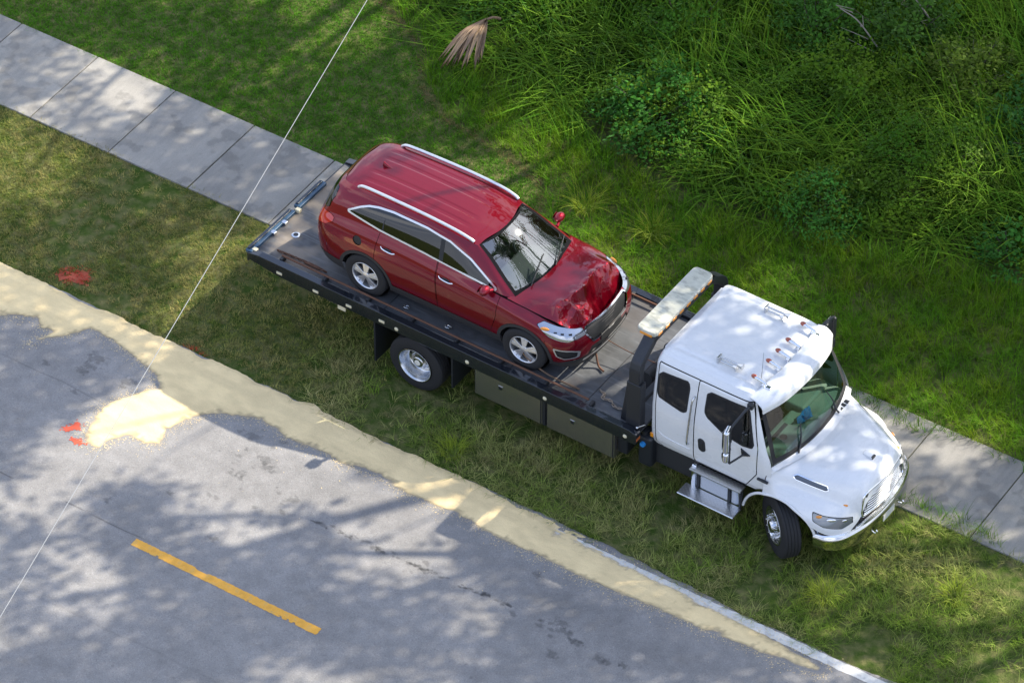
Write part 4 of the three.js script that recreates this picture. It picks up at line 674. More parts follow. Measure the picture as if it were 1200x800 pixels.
{ // ------------------------------------------------ bonnet, wings, nose
  const H = [   // stations rear to front; columns from the middle, over the shoulder and the wing to its lower edge
    [[6.17, 1.50, 0], [6.15, 1.49, .36], [6.08, 1.475, .70], [5.99, 1.43, .93], [5.90, 1.35, 1.045], [5.885, 1.2, 1.085], [5.88, 1.05, 1.10], [5.875, .98, 1.105]],
    [[6.42, 1.505, 0], [6.40, 1.495, .34], [6.34, 1.465, .66], [6.27, 1.385, .86], [6.2, 1.26, .965], [6.15, 1.18, 1.06], [6.13, 1.09, 1.125], [6.12, 1.02, 1.135]],
    [[6.70, 1.49, 0], [6.68, 1.475, .32], [6.63, 1.435, .60], [6.57, 1.33, .77], [6.52, 1.19, .875], [6.47, 1.11, 1.0], [6.43, 1.00, 1.11], [6.42, .93, 1.13]],
    [[6.95, 1.45, 0], [6.93, 1.435, .29], [6.88, 1.385, .53], [6.83, 1.27, .68], [6.79, 1.12, .79], [6.74, 1.03, .94], [6.69, .90, 1.07], [6.67, .80, 1.10]],
    [[7.13, 1.38, 0], [7.12, 1.365, .27], [7.08, 1.31, .48], [7.04, 1.19, .61], [7.01, 1.05, .71], [6.96, .94, .86], [6.89, .80, 1.0], [6.87, .70, 1.03]],
    [[7.215, 1.28, 0], [7.205, 1.265, .26], [7.18, 1.20, .46], [7.16, 1.09, .555], [7.13, .97, .63], [7.10, .86, .74], [7.04, .73, .88], [7.02, .66, .92]],
    [[7.245, 1.16, 0], [7.235, 1.145, .25], [7.215, 1.08, .455], [7.20, .98, .53], [7.19, .88, .575], [7.17, .79, .64], [7.13, .69, .74], [7.11, .65, .78]],
  ];
  let hd = outward(net(H, 16, 10), [6.4, .8, 0]);
  const cut = (g, f, gap = 0) => [clip(g, (x, y, z) => -f(x, y, z) - gap), clip(g, (x, y, z) => f(x, y, z) - gap)];
  hd = clip(hd, (x, y) => Math.hypot(x - 6.15, y - .47) - .60);
  let hl, slot, lamp;
  [hl, hd] = cut(hd, (x, y, z) => Math.max(sdPoly([[6.66, 1.0], [6.80, .96], [6.98, .93], [7.11, .90], [7.125, .82], [7.05, .77], [6.85, .82], [6.70, .90]], x, y, .005), .5 - z), .004);
  [slot, hd] = cut(hd, (x, y, z) => Math.max(sdPoly([[6.24, 1.375], [6.28, 1.395], [6.70, 1.30], [6.735, 1.25], [6.70, 1.235], [6.28, 1.34]], x, y, .008), .5 - z));
  let ring; [slot, ring] = cut(slot, (x, y, z) => sdPoly([[6.24, 1.375], [6.28, 1.395], [6.70, 1.30], [6.735, 1.25], [6.70, 1.235], [6.28, 1.34]], x, y, -.004));
  const both = g => merge([g, mirrorZ(g)]);
  const bn = part('bonnet', both(hd), K.white, truck);
  { const e = H[0].slice(0, 6).map(q => [q[0] + .012, q[1] + .003, q[2]]), all = [...e.slice(1).reverse().map(q => [q[0], q[1], -q[2]]), ...e]; part('bonnet_gap', [tube(all, .0065, 6, 80)], K.black, bn); }
  part('arch_liner', [b2(5.6, 6.62, .90, .97, -.82, .82, .05)], K.black, truck);
  for (const s of [1, -1]) {
    const sd = g => s > 0 ? g : mirrorZ(g);
    part('wheel_arch_lip', [tube(Array.from({ length: 15 }, (_, k) => { const a = Math.PI * (.02 + .93 * k / 14); const x = 6.15 + .605 * Math.cos(a), y = .47 + .605 * Math.sin(a); return [x, y, s * (x > 6.4 ? lerp(1.125, 1.05, smooth(6.4, 6.85, x)) : x < 5.88 ? lerp(1.055, 1.10, smooth(5.5, 5.9, x)) : 1.115)]; }), .022, 8, 60)], K.white, bn);
    const h = new THREE.Group(); h.name = 'headlight'; truck.add(h);
    part('lens', sd(offset(hl, .006)), std(lin(.17, .19, .215), .2, .5, { clearcoat: 1, clearcoatRoughness: .02 }), h); part('reflector', [new THREE.SphereGeometry(1, 18, 12).scale(.085, .042, .02).rotateY(.62 * s).translate(6.90, .893, .925 * s)], M.chrome, h); part('reflector', [new THREE.SphereGeometry(1, 18, 12).scale(.06, .036, .018).rotateY(.85 * s).translate(7.04, .865, .80 * s)], M.chrome, h);
    
    part('indicator', [new THREE.SphereGeometry(.045, 14, 8).scale(1.1, .7, .4).rotateY(.55 * s).translate(6.75, .945, 1.0 * s)], M.amber, h);
    part('vent_slot', sd(offset(slot, -.012)), std(lin(.10, .12, .15), .5), truck); part('vent_trim', sd(offset(ring, .005)), M.chrome, truck);
    part('marker_lamp', [new THREE.CapsuleGeometry(.02, .045, 4, 10).rotateZ(Math.PI / 2).rotateX(.5 * s).scale(1, .6, 1).translate(6.99, 1.075, .70 * s)], M.amber, truck);
    part('bonnet_latch', [b2(5.78, 5.96, 1.225, 1.262, 1.075 * s, 1.115 * s, .014)], K.black, truck);
  }
  part('washer_cover', [rbox(.16, .03, .10, .014).rotateZ(-.14).translate(6.93, 1.462, 0), ], K.white, bn); part('washer_nozzle', [rbox(.04, .035, .09, .01).rotateZ(-.14).translate(7.0, 1.452, 0)], K.black, bn);
  // grille
  const gr = new THREE.Group(); gr.name = 'grille'; truck.add(gr);
  part('grille_backing', [b2(7.10, 7.20, .82, 1.20, -.48, .48, .02)], K.black, gr);
  for (let k = 0; k < 9; k++) { const y = .845 + k * .042, w = .50 - k * .004; part('grille_bar', [tube([[7.185 - k * .002, y, -w], [7.235 - k * .003, y, -w * .6], [7.255 - k * .003, y, 0], [7.235 - k * .003, y, w * .6], [7.185 - k * .002, y, w]], .013, 6, 26)], M.chrome, gr); }
  part('grille_frame', [tube([[7.19, .83, -.53], [7.26, .815, 0], [7.19, .83, .53], [7.17, 1.02, .54], [7.175, 1.20, .47], [7.235, 1.235, 0], [7.175, 1.20, -.47], [7.17, 1.02, -.54]], .02, 8, 90, true, .3)], M.chrome, gr);
  // bumper
  const B = [[[6.72, .66, 1.075], [6.73, .60, 1.10], [6.73, .45, 1.09], [6.72, .40, 1.06]], [[6.92, .665, 1.03], [6.94, .60, 1.055], [6.94, .44, 1.045], [6.92, .39, 1.01]], [[7.10, .67, .86], [7.125, .60, .88], [7.125, .43, .87], [7.10, .38, .84]], [[7.22, .68, .55], [7.25, .61, .56], [7.25, .42, .56], [7.22, .37, .55]], [[7.27, .685, .25], [7.30, .615, .25], [7.30, .42, .25], [7.27, .37, .25]], [[7.28, .685, 0], [7.31, .615, 0], [7.31, .42, 0], [7.28, .37, 0]]];
  const bm = outward(net(B, 10, 8), [6.6, .5, 0]);
  const bp = part('bumper', both(bm), K.mirrorSteel, truck);
  part('bumper_top', both(outward(net(B.map(c => [c[0], [c[0][0] - .06, c[0][1] + .02, c[0][2] * .965], [c[0][0] - .15, c[0][1] + .05, c[0][2] * .90]]), 10, 3), [6.5, .3, 0])), M.chrome, bp);
  part('bumper_gap', [b2(6.80, 7.16, .56, .66, -.78, .78, .05)], K.black, truck);
  part('number_plate', [b2(7.312, 7.318, .47, .59, -.15, .15, .003)], std(lin(.55, .55, .5), .5), bp);
  for (const z of [.36, -.36]) part('tow_hook', [tube([[7.27, .42, z], [7.325, .425, z], [7.345, .46, z], [7.32, .49, z]], .011, 8, 20)], M.chrome, truck);
}
// things that lie on the deck and in the cab, loose from the truck
function loose(name, label, category, geo, mat, group) { const m = part(name, geo, mat, scene); m.position.set(TRUCK.x, 0, TRUCK.z); m.rotation.y = TRUCK.turn; return tag(m, label, category, group); }
loose('chain', 'rusty tie-down chain lying along the rear deck edge behind the car', 'chain', [...chain([[-2.62, DECK + .03, 1.0], [-2.3, DECK + .03, .98], [-2.0, DECK + .035, .97], [-1.75, DECK + .03, .98]]), b2(-2.14, -1.86, DECK + .012, DECK + .05, .96, 1.005, .012)], K.rust);
loose('chain_001', 'loose pale chain heaped at the foot of the rack post', 'chain', [...chain([[2.95, DECK + .03, .80], [3.05, DECK + .035, .84], [3.08, DECK + .04, .92], [3.2, DECK + .03, .90], [3.32, DECK + .03, .97], [3.42, DECK + .04, .96]])], K.chain);
loose('shackle', 'bright steel shackle lying by the rack post on the deck', 'shackle', [new THREE.TorusGeometry(.06, .02, 8, 20, 4.6).rotateX(1.3).translate(3.5, DECK + .04, .93), cyl(.018, .018, [3.44, DECK + .04, .86], [3.56, DECK + .04, .86], 10), b2(3.5, 3.58, DECK + .01, DECK + .07, .9, 1.0, .01)], K.steel);
loose('tie_down_strap', 'thin tan tie-down strap from the car front wheel toward the rack', 'strap', [tube([[1.72, DECK + .30, .99], [1.86, DECK + .2, 1.0], [2.2, DECK + .06, .98], [2.7, DECK + .025, .95]], .014, 6, 30).scale(1, 1, 1)], std(lin(.16, .10, .06), .85));
loose('winch_cable', 'taut winch cable between the car nose and the winch', 'cable', [tube([[2.58, DECK + .28, .09], [3.0, DECK + .23, .08], [3.42, DECK + .23, .06]], .007, 6, 12), tube([[2.58, DECK + .20, .35], [2.66, DECK + .04, .40], [2.78, DECK + .03, .45]], .016, 6, 14)], K.rust);
loose('blue_cloth', 'crumpled blue cloth on the dashboard of the white truck', 'cloth', [gridGeo((u, v) => { const a = (u - .5) * .24, b = (v - .5) * .30; return [5.86 + a * .55, 1.56 + .07 * fbm(u * 4, v * 4, 3) + .05 * Math.sin(u * 5 + v * 3), -.02 + b + .06 * (u - .5)]; }, 20, 20)], std(lin(.01, .19, .5), .8));

// ---------------------------------------------------------------- grass
function tuft(seed, n, h, spread, w, lean, seg = 3, fan = 6.283) {                                          // a tuft of bent tapering blades
  const r = rng(seed), P = [], N = [], I = [], U = [];
  for (let b = 0; b < n; b++) {
    const a = r() * 6.283, rad = spread * Math.sqrt(r()), x0 = rad * Math.cos(a), z0 = rad * Math.sin(a), ang = fan > 6 ? a + (r() - .5) * 2.4 : (r() - .5) * fan, H = h * (.55 + .6 * r()), L = H * lean * (.3 + 1.1 * r()), ww = w * (.7 + .6 * r()), tw = (r() - .5) * 1.2;
    const dx = Math.cos(ang), dz = Math.sin(ang), px = -Math.sin(ang + tw), pz = Math.cos(ang + tw), base = P.length / 3;
    for (let k = 0; k <= seg; k++) {
      const t = k / seg, y = H * (t - .32 * lean * t * t), q = L * t * t, wd = ww * (1 - t * .92) * .5 * (t < .2 ? .8 + t : 1);
      const cx = x0 + dx * q, cz = z0 + dz * q, nx = dx * -.45, ny = .8, nz = dz * -.45;
      P.push(cx + px * wd, y, cz + pz * wd, cx - px * wd, y, cz - pz * wd); N.push(nx, ny, nz, nx, ny, nz); U.push(0, t, 1, t);
      if (k) { const c = base + k * 2; I.push(c - 2, c - 1, c, c - 1, c + 1, c); }
    }
  }
  const g = new THREE.BufferGeometry(); g.setAttribute('position', new THREE.Float32BufferAttribute(P, 3)); g.setAttribute('uv', new THREE.Float32BufferAttribute(U, 2)); g.setIndex(I); g.computeVertexNormals(); return g;
}
const bladeMat = new THREE.MeshPhysicalMaterial({ color: 0xffffff, roughness: 1, specularIntensity: .2, side: THREE.DoubleSide, transmission: .25, thickness: 0 });
const dryMat = new THREE.MeshPhysicalMaterial({ color: 0xffffff, roughness: 1, specularIntensity: .2, side: THREE.DoubleSide });
function scatter(name, label, geo, mat, list, parent = scene) {                                // list: x, y, z, turn, scale, height, colour
  const m = new THREE.InstancedMesh(geo, mat, list.length), o = new THREE.Object3D(); m.name = parent === scene ? numbered(name) : name;
  list.forEach(([x, y, z, t, s, h, c, tilt = 0], i) => { o.position.set(x, y, z); o.rotation.set(tilt * Math.cos(t * 7), t, tilt * Math.sin(t * 7)); o.scale.set(s, h, s); o.updateMatrix(); m.setMatrixAt(i, o.matrix); m.setColorAt(i, c); });
  parent.add(m); m.castShadow = m.receiveShadow = true; tag(m, label, null, null, 'stuff'); return m;
}
const mowSd = (x, z) => sdPoly(MOW, x, z), bankSd = (x, z) => sdPoly(BANK, x, z);
const onSlab = (x, z) => z > -.01 && z < 1.78;
const mixc = (a, b, t) => lin(lerp(a[0], b[0], t), lerp(a[1], b[1], t), lerp(a[2], b[2], t));
const wheelsAt = [[0.02, 1.12], [0.02, .8], [6.16, .99], [0.02, -1.12], [0.02, -.8], [6.16, -.99]].map(([x, z]) => inTruck(x, 0, z));
const wheelGap = (x, z) => wheelsAt.every(w => Math.hypot((x - w.x) / 1.1, (z - w.z)) > .24);
const sprayGrass = blob([[4.35, 4.35, .32, .17, .0], [4.2, 4.42, .2, .14, .5], [4.45, 4.25, .18, .16, 0]], .05), sprayGrass2 = blob([[6.9, 4.66, .14, .06, 0], [6.7, 4.69, .1, .04, 0]], .05);
{
  const r = rng(101), lawn = [[], [], []], mid = [[], [], []], long = [[], [], []], dry = [];
  const y0 = -.03;
  // how the verge goes from mown to rank grass along the truck
  const rank = (x, z) => clamp(smooth(6.2, 12.5, x + .5 * (z - 3)) + .35 * (fbm(x * .9, z * .9, 3) - .5));
  for (let x = -3; x < 24; x += .075) for (let z = -14; z < 4.9; z += .075) {
    const X = x + (r() - .5) * .09, Z = z + (r() - .5) * .09;
    if (onSlab(X, Z) && !(Z < .05 || Z > 1.72)) { const joint = Math.abs(X - 3.048) < .03 && r() < .5; if (joint) { lawn[0].push([3.048 + (X - 3.048) * .25, -.02, Z, r() * 6.28, .45, .5, lin(.09, .14, .02).multiplyScalar(.7 + .6 * r())]); continue; } const ov = X > 13 ? .12 * smooth(13, 16, X) * fbm(X * 2.2, 4, 3) * 2 : .045 * fbm(X * 3, 9, 3); const ovU = Math.max(ov, .40 * smooth(17.8, 16.4, X) * smooth(11, 13, X) * (.55 + .9 * fbm(X * 2.2, 17, 3))); if (Z > ovU && Z < 1.77 - ov * 1.8) continue; if (r() < .35) continue; }
    if (Z > edgeAt(X) + .03 + .06 * (r() - .5) || !inFrame(X, Z, 130, 0)) continue;
    const inMow = mowSd(X, Z), inBank = bankSd(X, Z), n1 = fbm(X * .8, Z * .8, 4), n2 = fbm(X * 4 + 20, Z * 4, 3), n3 = fbm(X * 1.7 + 50, Z * 1.7 + 3, 3);
    if (inBank < .1) continue;
    const verge = Z > 1.7;
    const orange = sprayGrass(X, Z) > 0 || sprayGrass2(X, Z) > 0;
    if (inMow < 0 && (!verge || rank(X, Z) < .5 + .3 * (r() - .5))) {
      const bare = verge ? smooth(.52, .66, n1) * .75 + smooth(4.3, 4.75, Z) * .3 : 0;
      if (r() < bare && !orange) continue;
      const edgeDry = smooth(-.22, -.02, inMow) * (Z < 0 ? 1 : 0) * .85;
      const k = verge ? clamp(.62 + .9 * (n2 - .5) + .9 * (n1 - .5) + (r() - .5) * .4) : clamp(edgeDry + .7 * (n2 - .5) + .5 * (n3 - .54) + (r() - .5) * .25);
      let c = verge ? mixc([.14, .185, .022], [.34, .285, .10], k) : mixc([.07, .215, .006], [.19, .24, .014], k * .7); c.multiplyScalar(.6 + .8 * r());
      if (Z < 0 && inMow > -.13 + .08 * (n2 - .5)) { if (r() < .35) continue; c = mixc([.20, .145, .06], [.30, .22, .10], r()); }
      if (orange && r() < .9) c = lin(.55, .085, .045);
      const hh = (verge ? .8 : .75) + .5 * n2 + (orange ? -.2 : 0);
      lawn[Math.floor(r() * 3)].push([X, y0, Z, r() * 6.28, .9 + .4 * r(), hh, c]);
    } else {
      if (r() < .38 || !wheelGap(X, Z)) continue;
      const q = verge ? rank(X, Z) : 1, bare = verge ? smooth(.50, .64, fbm(X * 1.1 + 7, Z * 1.4, 4)) * .9 : smooth(.62, .72, n1) * .4; if (r() < bare) continue;
      const k = verge ? clamp(.48 - .3 * smooth(14, 18, X) + 1.2 * (n2 - .5) + .9 * (n3 - .5) + (r() - .5) * .4) : clamp(.16 + .8 * (n2 - .5) + .9 * (n3 - .55) + (r() - .5) * .3);
      const c = (verge ? mixc([.15, .24, .024], [.38, .34, .135], k) : mixc([.09, .225, .007], [.22, .28, .012], k))
        .multiplyScalar(.55 + .85 * r());
      const hh = (verge ? .36 + .42 * q + .5 * (n1 - .5) : .8 + .5 * n3 + .55 * smooth(1.4, .2, inBank)) * (.7 + .5 * r()) * (Z > 4.3 ? .6 : 1);
      mid[Math.floor(r() * 3)].push([X, y0, Z, r() * 6.28, .8 + .5 * r(), hh, c, .15 * r()]);
      if (r() < (verge ? .05 : .02)) dry.push([X, y0, Z, r() * 6.28, .9, hh * (.7 + .5 * r()), mixc([.30, .25, .11], [.22, .17, .08], r()), .3]);
    }
  }
  lawn.forEach((l, k) => scatter('lawn_grass', ['short mown green lawn between the pavement and the rank grass', 'thin dry mown grass on the verge', 'low mown turf with bare patches'][k], tuft(11 + k, 15, .062, .06, .009, .7, 2), bladeMat, l));
  mid.forEach((l, k) => scatter('verge_grass', ['uncut green grass beyond the mown edge', 'rank grass round the truck wheels', 'loose knee-high grass along the pavement'][k], tuft(31 + k, 12, .24, .06, .009, .75, 3), bladeMat, l));
  scatter('dry_grass', 'dry straw-coloured stalks in the uncut grass', tuft(41, 6, .30, .05, .006, .8, 3), dryMat, dry);
  // the bank: waist-high arching blades
  for (let x = 2; x < 26; x += .17) for (let z = -16; z < -1.8; z += .17) {
    const X = x + (r() - .5) * .2, Z = z + (r() - .5) * .2, d = -bankSd(X, Z); if (d < 0 || !inFrame(X, Z, 230, .3)) continue;
    const n = fbm(X * .55 + 3, Z * .55, 3), n2 = fbm(X * 1.6, Z * 1.6 + 40, 3), vine = smooth(.5, .58, fbm(X * .6 + 70, Z * .6, 3));
    if (r() < .12 + .45 * vine + .5 * smooth(.56, .66, fbm(X * 1.1 + 33, Z * 1.1 + 8, 3))) continue;
    const hh = (.42 + .75 * smooth(0, 1.6, d) + .6 * (n - .5)) * (.75 + .5 * r());
    const c = mixc([.062, .175, .010], [.165, .275, .018], clamp(.4 + 1.3 * (n2 - .5) + (r() - .5) * .5)).multiplyScalar(.5 + 1.0 * r());
    long[Math.floor(r() * 3)].push([X, y0, Z, -1.75 + 4.2 * (fbm(X * .45 + 9, Z * .45 + 2, 2) - .5) + (r() - .5) * 1.1, .8 + .45 * r(), hh, c, .15 * r()]);
    if (r() < .02) dry.push([X, y0, Z, r() * 6.28, 1, 2, lin(.2, .15, .06)]);
  }
  long.forEach((l, k) => scatter('tall_grass', ['tall arching green grass on the overgrown bank', 'rank waist-high grass of the bank', 'long leaning blades on the shaded bank'][k], tuft(51 + k, [12, 9, 14][k], [.95, .8, 1.05][k], .12, [.042, .055, .03][k], [.95, .8, 1.1][k], 5, 4.2), bladeMat, l));
}

// ---------------------------------------------------------------- leaves, shrubs, trees
function leafSpray(seed, n, R, len, w, flat = 1) {                                             // n folded leaves through a ball of radius R
  const r = rng(seed), P = [], I = [];
  for (let b = 0; b < n; b++) {
    const d = V(r() - .5, r() - .5, r() - .5).normalize().multiplyScalar(R * Math.cbrt(r())); d.y *= flat;
    const L = len * (.7 + .6 * r()), W = w * (.7 + .6 * r()), q = new THREE.Quaternion().setFromEuler(new THREE.Euler((r() - .5) * 1.6, r() * 6.28, (r() - .5) * 1.6)), k = P.length / 3;
    for (const p of [[0, 0, 0], [L * .35, .02 * L, W / 2], [L * .35, .02 * L, -W / 2], [L * .72, -.03 * L, W * .36], [L * .72, -.03 * L, -W * .36], [L, -.14 * L, 0]]) { const v = V(...p).applyQuaternion(q).add(d); P.push(v.x, v.y, v.z); }
    I.push(k, k + 1, k + 2, k + 1, k + 3, k + 2, k + 2, k + 3, k + 4, k + 3, k + 5, k + 4);
  }
  const g = new THREE.BufferGeometry(); g.setAttribute('position', new THREE.Float32BufferAttribute(P, 3)); g.setIndex(I); g.computeVertexNormals(); return g;
}
const leafMat = new THREE.MeshPhysicalMaterial({ color: 0xffffff, roughness: 1, specularIntensity: .25, side: THREE.DoubleSide, transmission: .45, thickness: 0 });
const bark = std(0xffffff, .9, 0, { map: tex(128, 256, (i, j) => { const v = .5 + .7 * (fbm(i / 5, j / 24, 4) - .5) + .2 * (hash(i * 3 + j * 7.7) - .5); return [s2(.16 * v), s2(.13 * v), s2(.10 * v)]; }) });
const SPRAY = [leafSpray(61, 24, .38, .17, .085), leafSpray(62, 26, .26, .09, .06), leafSpray(63, 34, .22, .07, .035)];

function shrub(name, label, x, z, R, H, col, seed, kind = 1, group = 'shrubs and vines on the bank') {
  const t = thing(name, label, 'shrub', group); t.position.set(x, -.03, z); const r = rng(seed);
  for (let k = 0; k < 5; k++) { const a = r() * 6.28, q = R * (.3 + .5 * r()); part('stem', taperTube([[0, 0, 0], [Math.cos(a) * q * .3, H * .4, Math.sin(a) * q * .3], [Math.cos(a) * q, H * .85, Math.sin(a) * q]], .018, .005, 5, 8), bark, t); }
  const L = [], n = Math.round(75 * R * R * (H + .4) * (kind === 2 ? 1.4 : 1));
  for (let k = 0; k < n; k++) { const a = r() * 6.28, q = Math.sqrt(r()), yy = r(), e = .65 + .7 * fbm(Math.cos(a) * 1.6 + seed, Math.sin(a) * 1.6 + yy * 2, 2); L.push([Math.cos(a) * q * R * e, .12 + H * e * (1 - q * q * .75) * (.35 + .65 * yy), Math.sin(a) * q * R * e, r() * 6.28, .6 + .5 * r(), .6 + .5 * r(), lin(...col).multiplyScalar(1.5 * (.65 + .7 * r()))]); }
  scatter('crown', null, SPRAY[kind], leafMat, L, t); return t;
}
for (const [x, z, R, H, c, k, lab] of [
  [13.0, -3.05, .75, .62, [.045, .15, .018], 2, 'bright green feathery shrub at the foot of the grass bank'],
  [9.9, -3.4, 1.0, .9, [.034, .12, .012], 1, 'broad leafy vine mound between arching grasses on the bank'],
  [12.2, -6.9, 1.1, 1.3, [.045, .11, .012], 1, 'round-leaved yellowish green shrub with bare twigs in it'],
  [11.0, -6.3, .8, 1.5, [.04, .12, .012], 1, 'upright leafy shrub at the top of the bank'],
  [15.2, -6.0, 1.1, 1.1, [.028, .10, .014], 1, 'dark leafy shrub under the trees'],
  [16.6, -5.4, 1.0, .9, [.026, .095, .012], 1, 'dark green vine mound right of the yellowing shrub'],
  [13.6, -6.6, .9, 1.2, [.075, .12, .012], 1, 'yellowing round-leaved shrub in the dark corner of the bank'],
  [16.0, -7.0, 1.2, 1.5, [.03, .10, .010], 1, 'tall dark shrub in the upper corner of the bank'],
  [9.2, -5.2, .9, .9, [.05, .14, .010], 1, 'fresh green vine mound behind the palm frond'],
  [14.7, -4.9, .6, .8, [.07, .12, .016], 2, 'small yellow-green shrub among dark grasses'],
  [17.6, -4.6, .9, .8, [.03, .105, .012], 2, 'low feathery shrub in the rank grass'],
  [15.9, -3.7, .55, .5, [.035, .125, .014], 1, 'low leafy plant at the bank foot near the pavement'],
  [6.0, -4.6, .7, .5, [.05, .13, .018], 1, 'leafy clump where the lawn meets the bank'],
]) shrub(k === 2 ? 'feathery_shrub' : 'leafy_shrub', lab, x, z, R, H, c, Math.round(x * 97 + z * 31 + 500), k);

{ // vines and broad leaves tangled through the grass of the bank
  const r = rng(555), L = [[], []];
  for (let x = 3; x < 25; x += .13) for (let z = -15; z < -2; z += .13) {
    const X = x + (r() - .5) * .15, Z = z + (r() - .5) * .15, d = -bankSd(X, Z); if (d < .15 || !inFrame(X, Z, 230, .4)) continue;
    const vine = smooth(.47, .58, fbm(X * .6 + 70, Z * .6, 3)), n = fbm(X * 1.3 + 5, Z * 1.3, 3); if (r() > .12 + .8 * vine) continue;
    const top = (.3 + .75 * smooth(0, 1.6, d) + .9 * (n - .5)) * (.5 + .5 * vine), y = top * (.45 + .55 * r());
    L[n > .5 ? 0 : 1].push([X, y, Z, r() * 6.28, .5 + .45 * r(), .5 + .45 * r(), mixc([.055, .165, .007], [.13, .22, .010], clamp(.5 + 1.5 * (fbm(X * .9, Z * .9 + 60, 2) - .5) + .4 * (r() - .5))).multiplyScalar(.7 + .6 * r())]);
  }
  L.forEach((l, k) => scatter('bank_vines', ['tangled broad-leaved vines over the grass bank', 'fine-leaved creepers among the tall grass'][k], SPRAY[k + 1], leafMat, l));
}

// bright tussocks that stand out of the uncut grass
for (const [u, v, h, lab] of [[685, 245, .5, 'yellow-green grass tussock beside the car bonnet'], [765, 275, .42, 'lit grass tussock behind the light bar'], [1120, 700, .3, 'coarse grass tussock by the pavement edge'], [530, 530, .32, 'bright grass tussock at the sand edge'], [965, 700, .36, 'fresh grass tussock ahead of the front wheel']]) {
  const p = ground(u, v), t = thing('grass_tussock', lab, 'grass', 'single grass tussocks'); t.position.set(p.x, -.03, p.z);
  part('blades', tuft(Math.round(u + v), 120, h, .16, .012, .95, 5), std(lin(.27, .34, .03), 1, 0, { specularIntensity: .2, transmission: .4, thickness: 0 }), t);
}

{ // dry fan-palm frond hanging over the bank's edge
  const f = thing('palm_frond', 'dry brown palm frond lying against the green bank', 'palm frond'); const r = rng(8), a = V(6.52, .52, -3.62);
  const mat = std(lin(.36, .25, .15), .9), mat2 = std(lin(.24, .16, .10), .9); 
  for (let k = 0; k < 26; k++) {
    const t = k / 25, e = V(lerp(6.30, 6.88, t) + (r() - .5) * .12, .16 + .14 * r(), lerp(-2.55, -2.85, t) + (r() - .5) * .3), m = a.clone().lerp(e, .5).add(V(0, .10 + .05 * r(), 0)), w = .028 + .014 * r();
    const c = new THREE.CatmullRomCurve3([a, m, e]); const side = e.clone().sub(a).cross(V(0, 1, 0)).normalize();
    part('leaflet', gridGeo((u, v) => { const p = c.getPoint(u), ww = w * Math.sin(Math.PI * Math.min(1, .12 + u * .88)) * (v - .5) * 2; return [p.x + side.x * ww, p.y + Math.abs(v - .5) * .05, p.z + side.z * ww]; }, 8, 2), k % 3 ? mat : mat2, f);
  }
  part('stalk', taperTube([[6.52, .52, -3.62], [6.56, .50, -3.74], [6.62, .42, -3.86]], .02, .025, 6, 8), mat2, f);
}

// dead twigs in the shrubs at the top of the bank
for (const [u, v, y, lab, s] of [[1018, 40, .9, 'bare grey branch sticking out of the yellowish shrub', 1], [1080, 8, 1.0, 'pale dead branch at the edge of the dark shrubs', 2]]) {
  const p = ground(u, v, y), t = thing('dead_branch', lab, 'branch', 'dead branches on the bank'), r = rng(s * 77); t.position.copy(p);
  part('limb', taperTube([[.45, -.95, -.35], [.2, -.35, -.1], [0, 0, 0], [-.2, .28, .08], [-.45, .42, .15]], .022, .007, 6, 16), std(lin(.30, .27, .23), .9), t);
  for (let k = 0; k < 4; k++) { const y1 = -.3 + k * .2, x1 = .15 - k * .15; part('twig', taperTube([[x1, y1, 0], [x1 - .18 + .5 * (r() - .3), y1 + .12, .12], [x1 - .3 + .6 * (r() - .3), y1 + .15, .28 * (r() - .3)]], .009, .003, 5, 8), std(lin(.28, .24, .2), .9), t); }
}

// ---- the trees whose crowns shade the scene: they stand beyond the bank, their shade falls as the photograph shows it
const GAPS = [   // how open the crowns are along the sun's rays, by where those rays come down (steps of 50 picture units)
  '543224565434544332211111', '755335643345544333221122', '688754322345555444433322', '965563222456665555544433', '432222226777766655544433', '553262434567887565444433', '554992222345689755554444', '555993222222589955555555', '222442222222299755554444', '135663222222278444332444', '356668888742222222332455', '556777888653222222333655', '446787888763322222234676', '366677776643333333346876', '345566555543343333455875', '345545545544334444467764'];
const gapAt = (u, v) => { const x = clamp(u / 50 - .5, 0, 22.999), y = clamp(v / 50 - .5, 0, 14.999), i = Math.floor(x), j = Math.floor(y), g = (a, b) => +GAPS[b][a] / 9; return lerp(lerp(g(i, j), g(i + 1, j), x - i), lerp(g(i, j + 1), g(i + 1, j + 1), x - i), y - j); };
const trees = [[21.5, -11.5, 15], [15.5, -15, 14], [9.5, -15.5, 14], [25.5, -5.5, 14], [18, -20, 17], [12, -21, 16], [4.5, -13.5, 12], [27, -14, 16]].map(([x, z, h], k) => ({ x, z, h, L: [], k }));
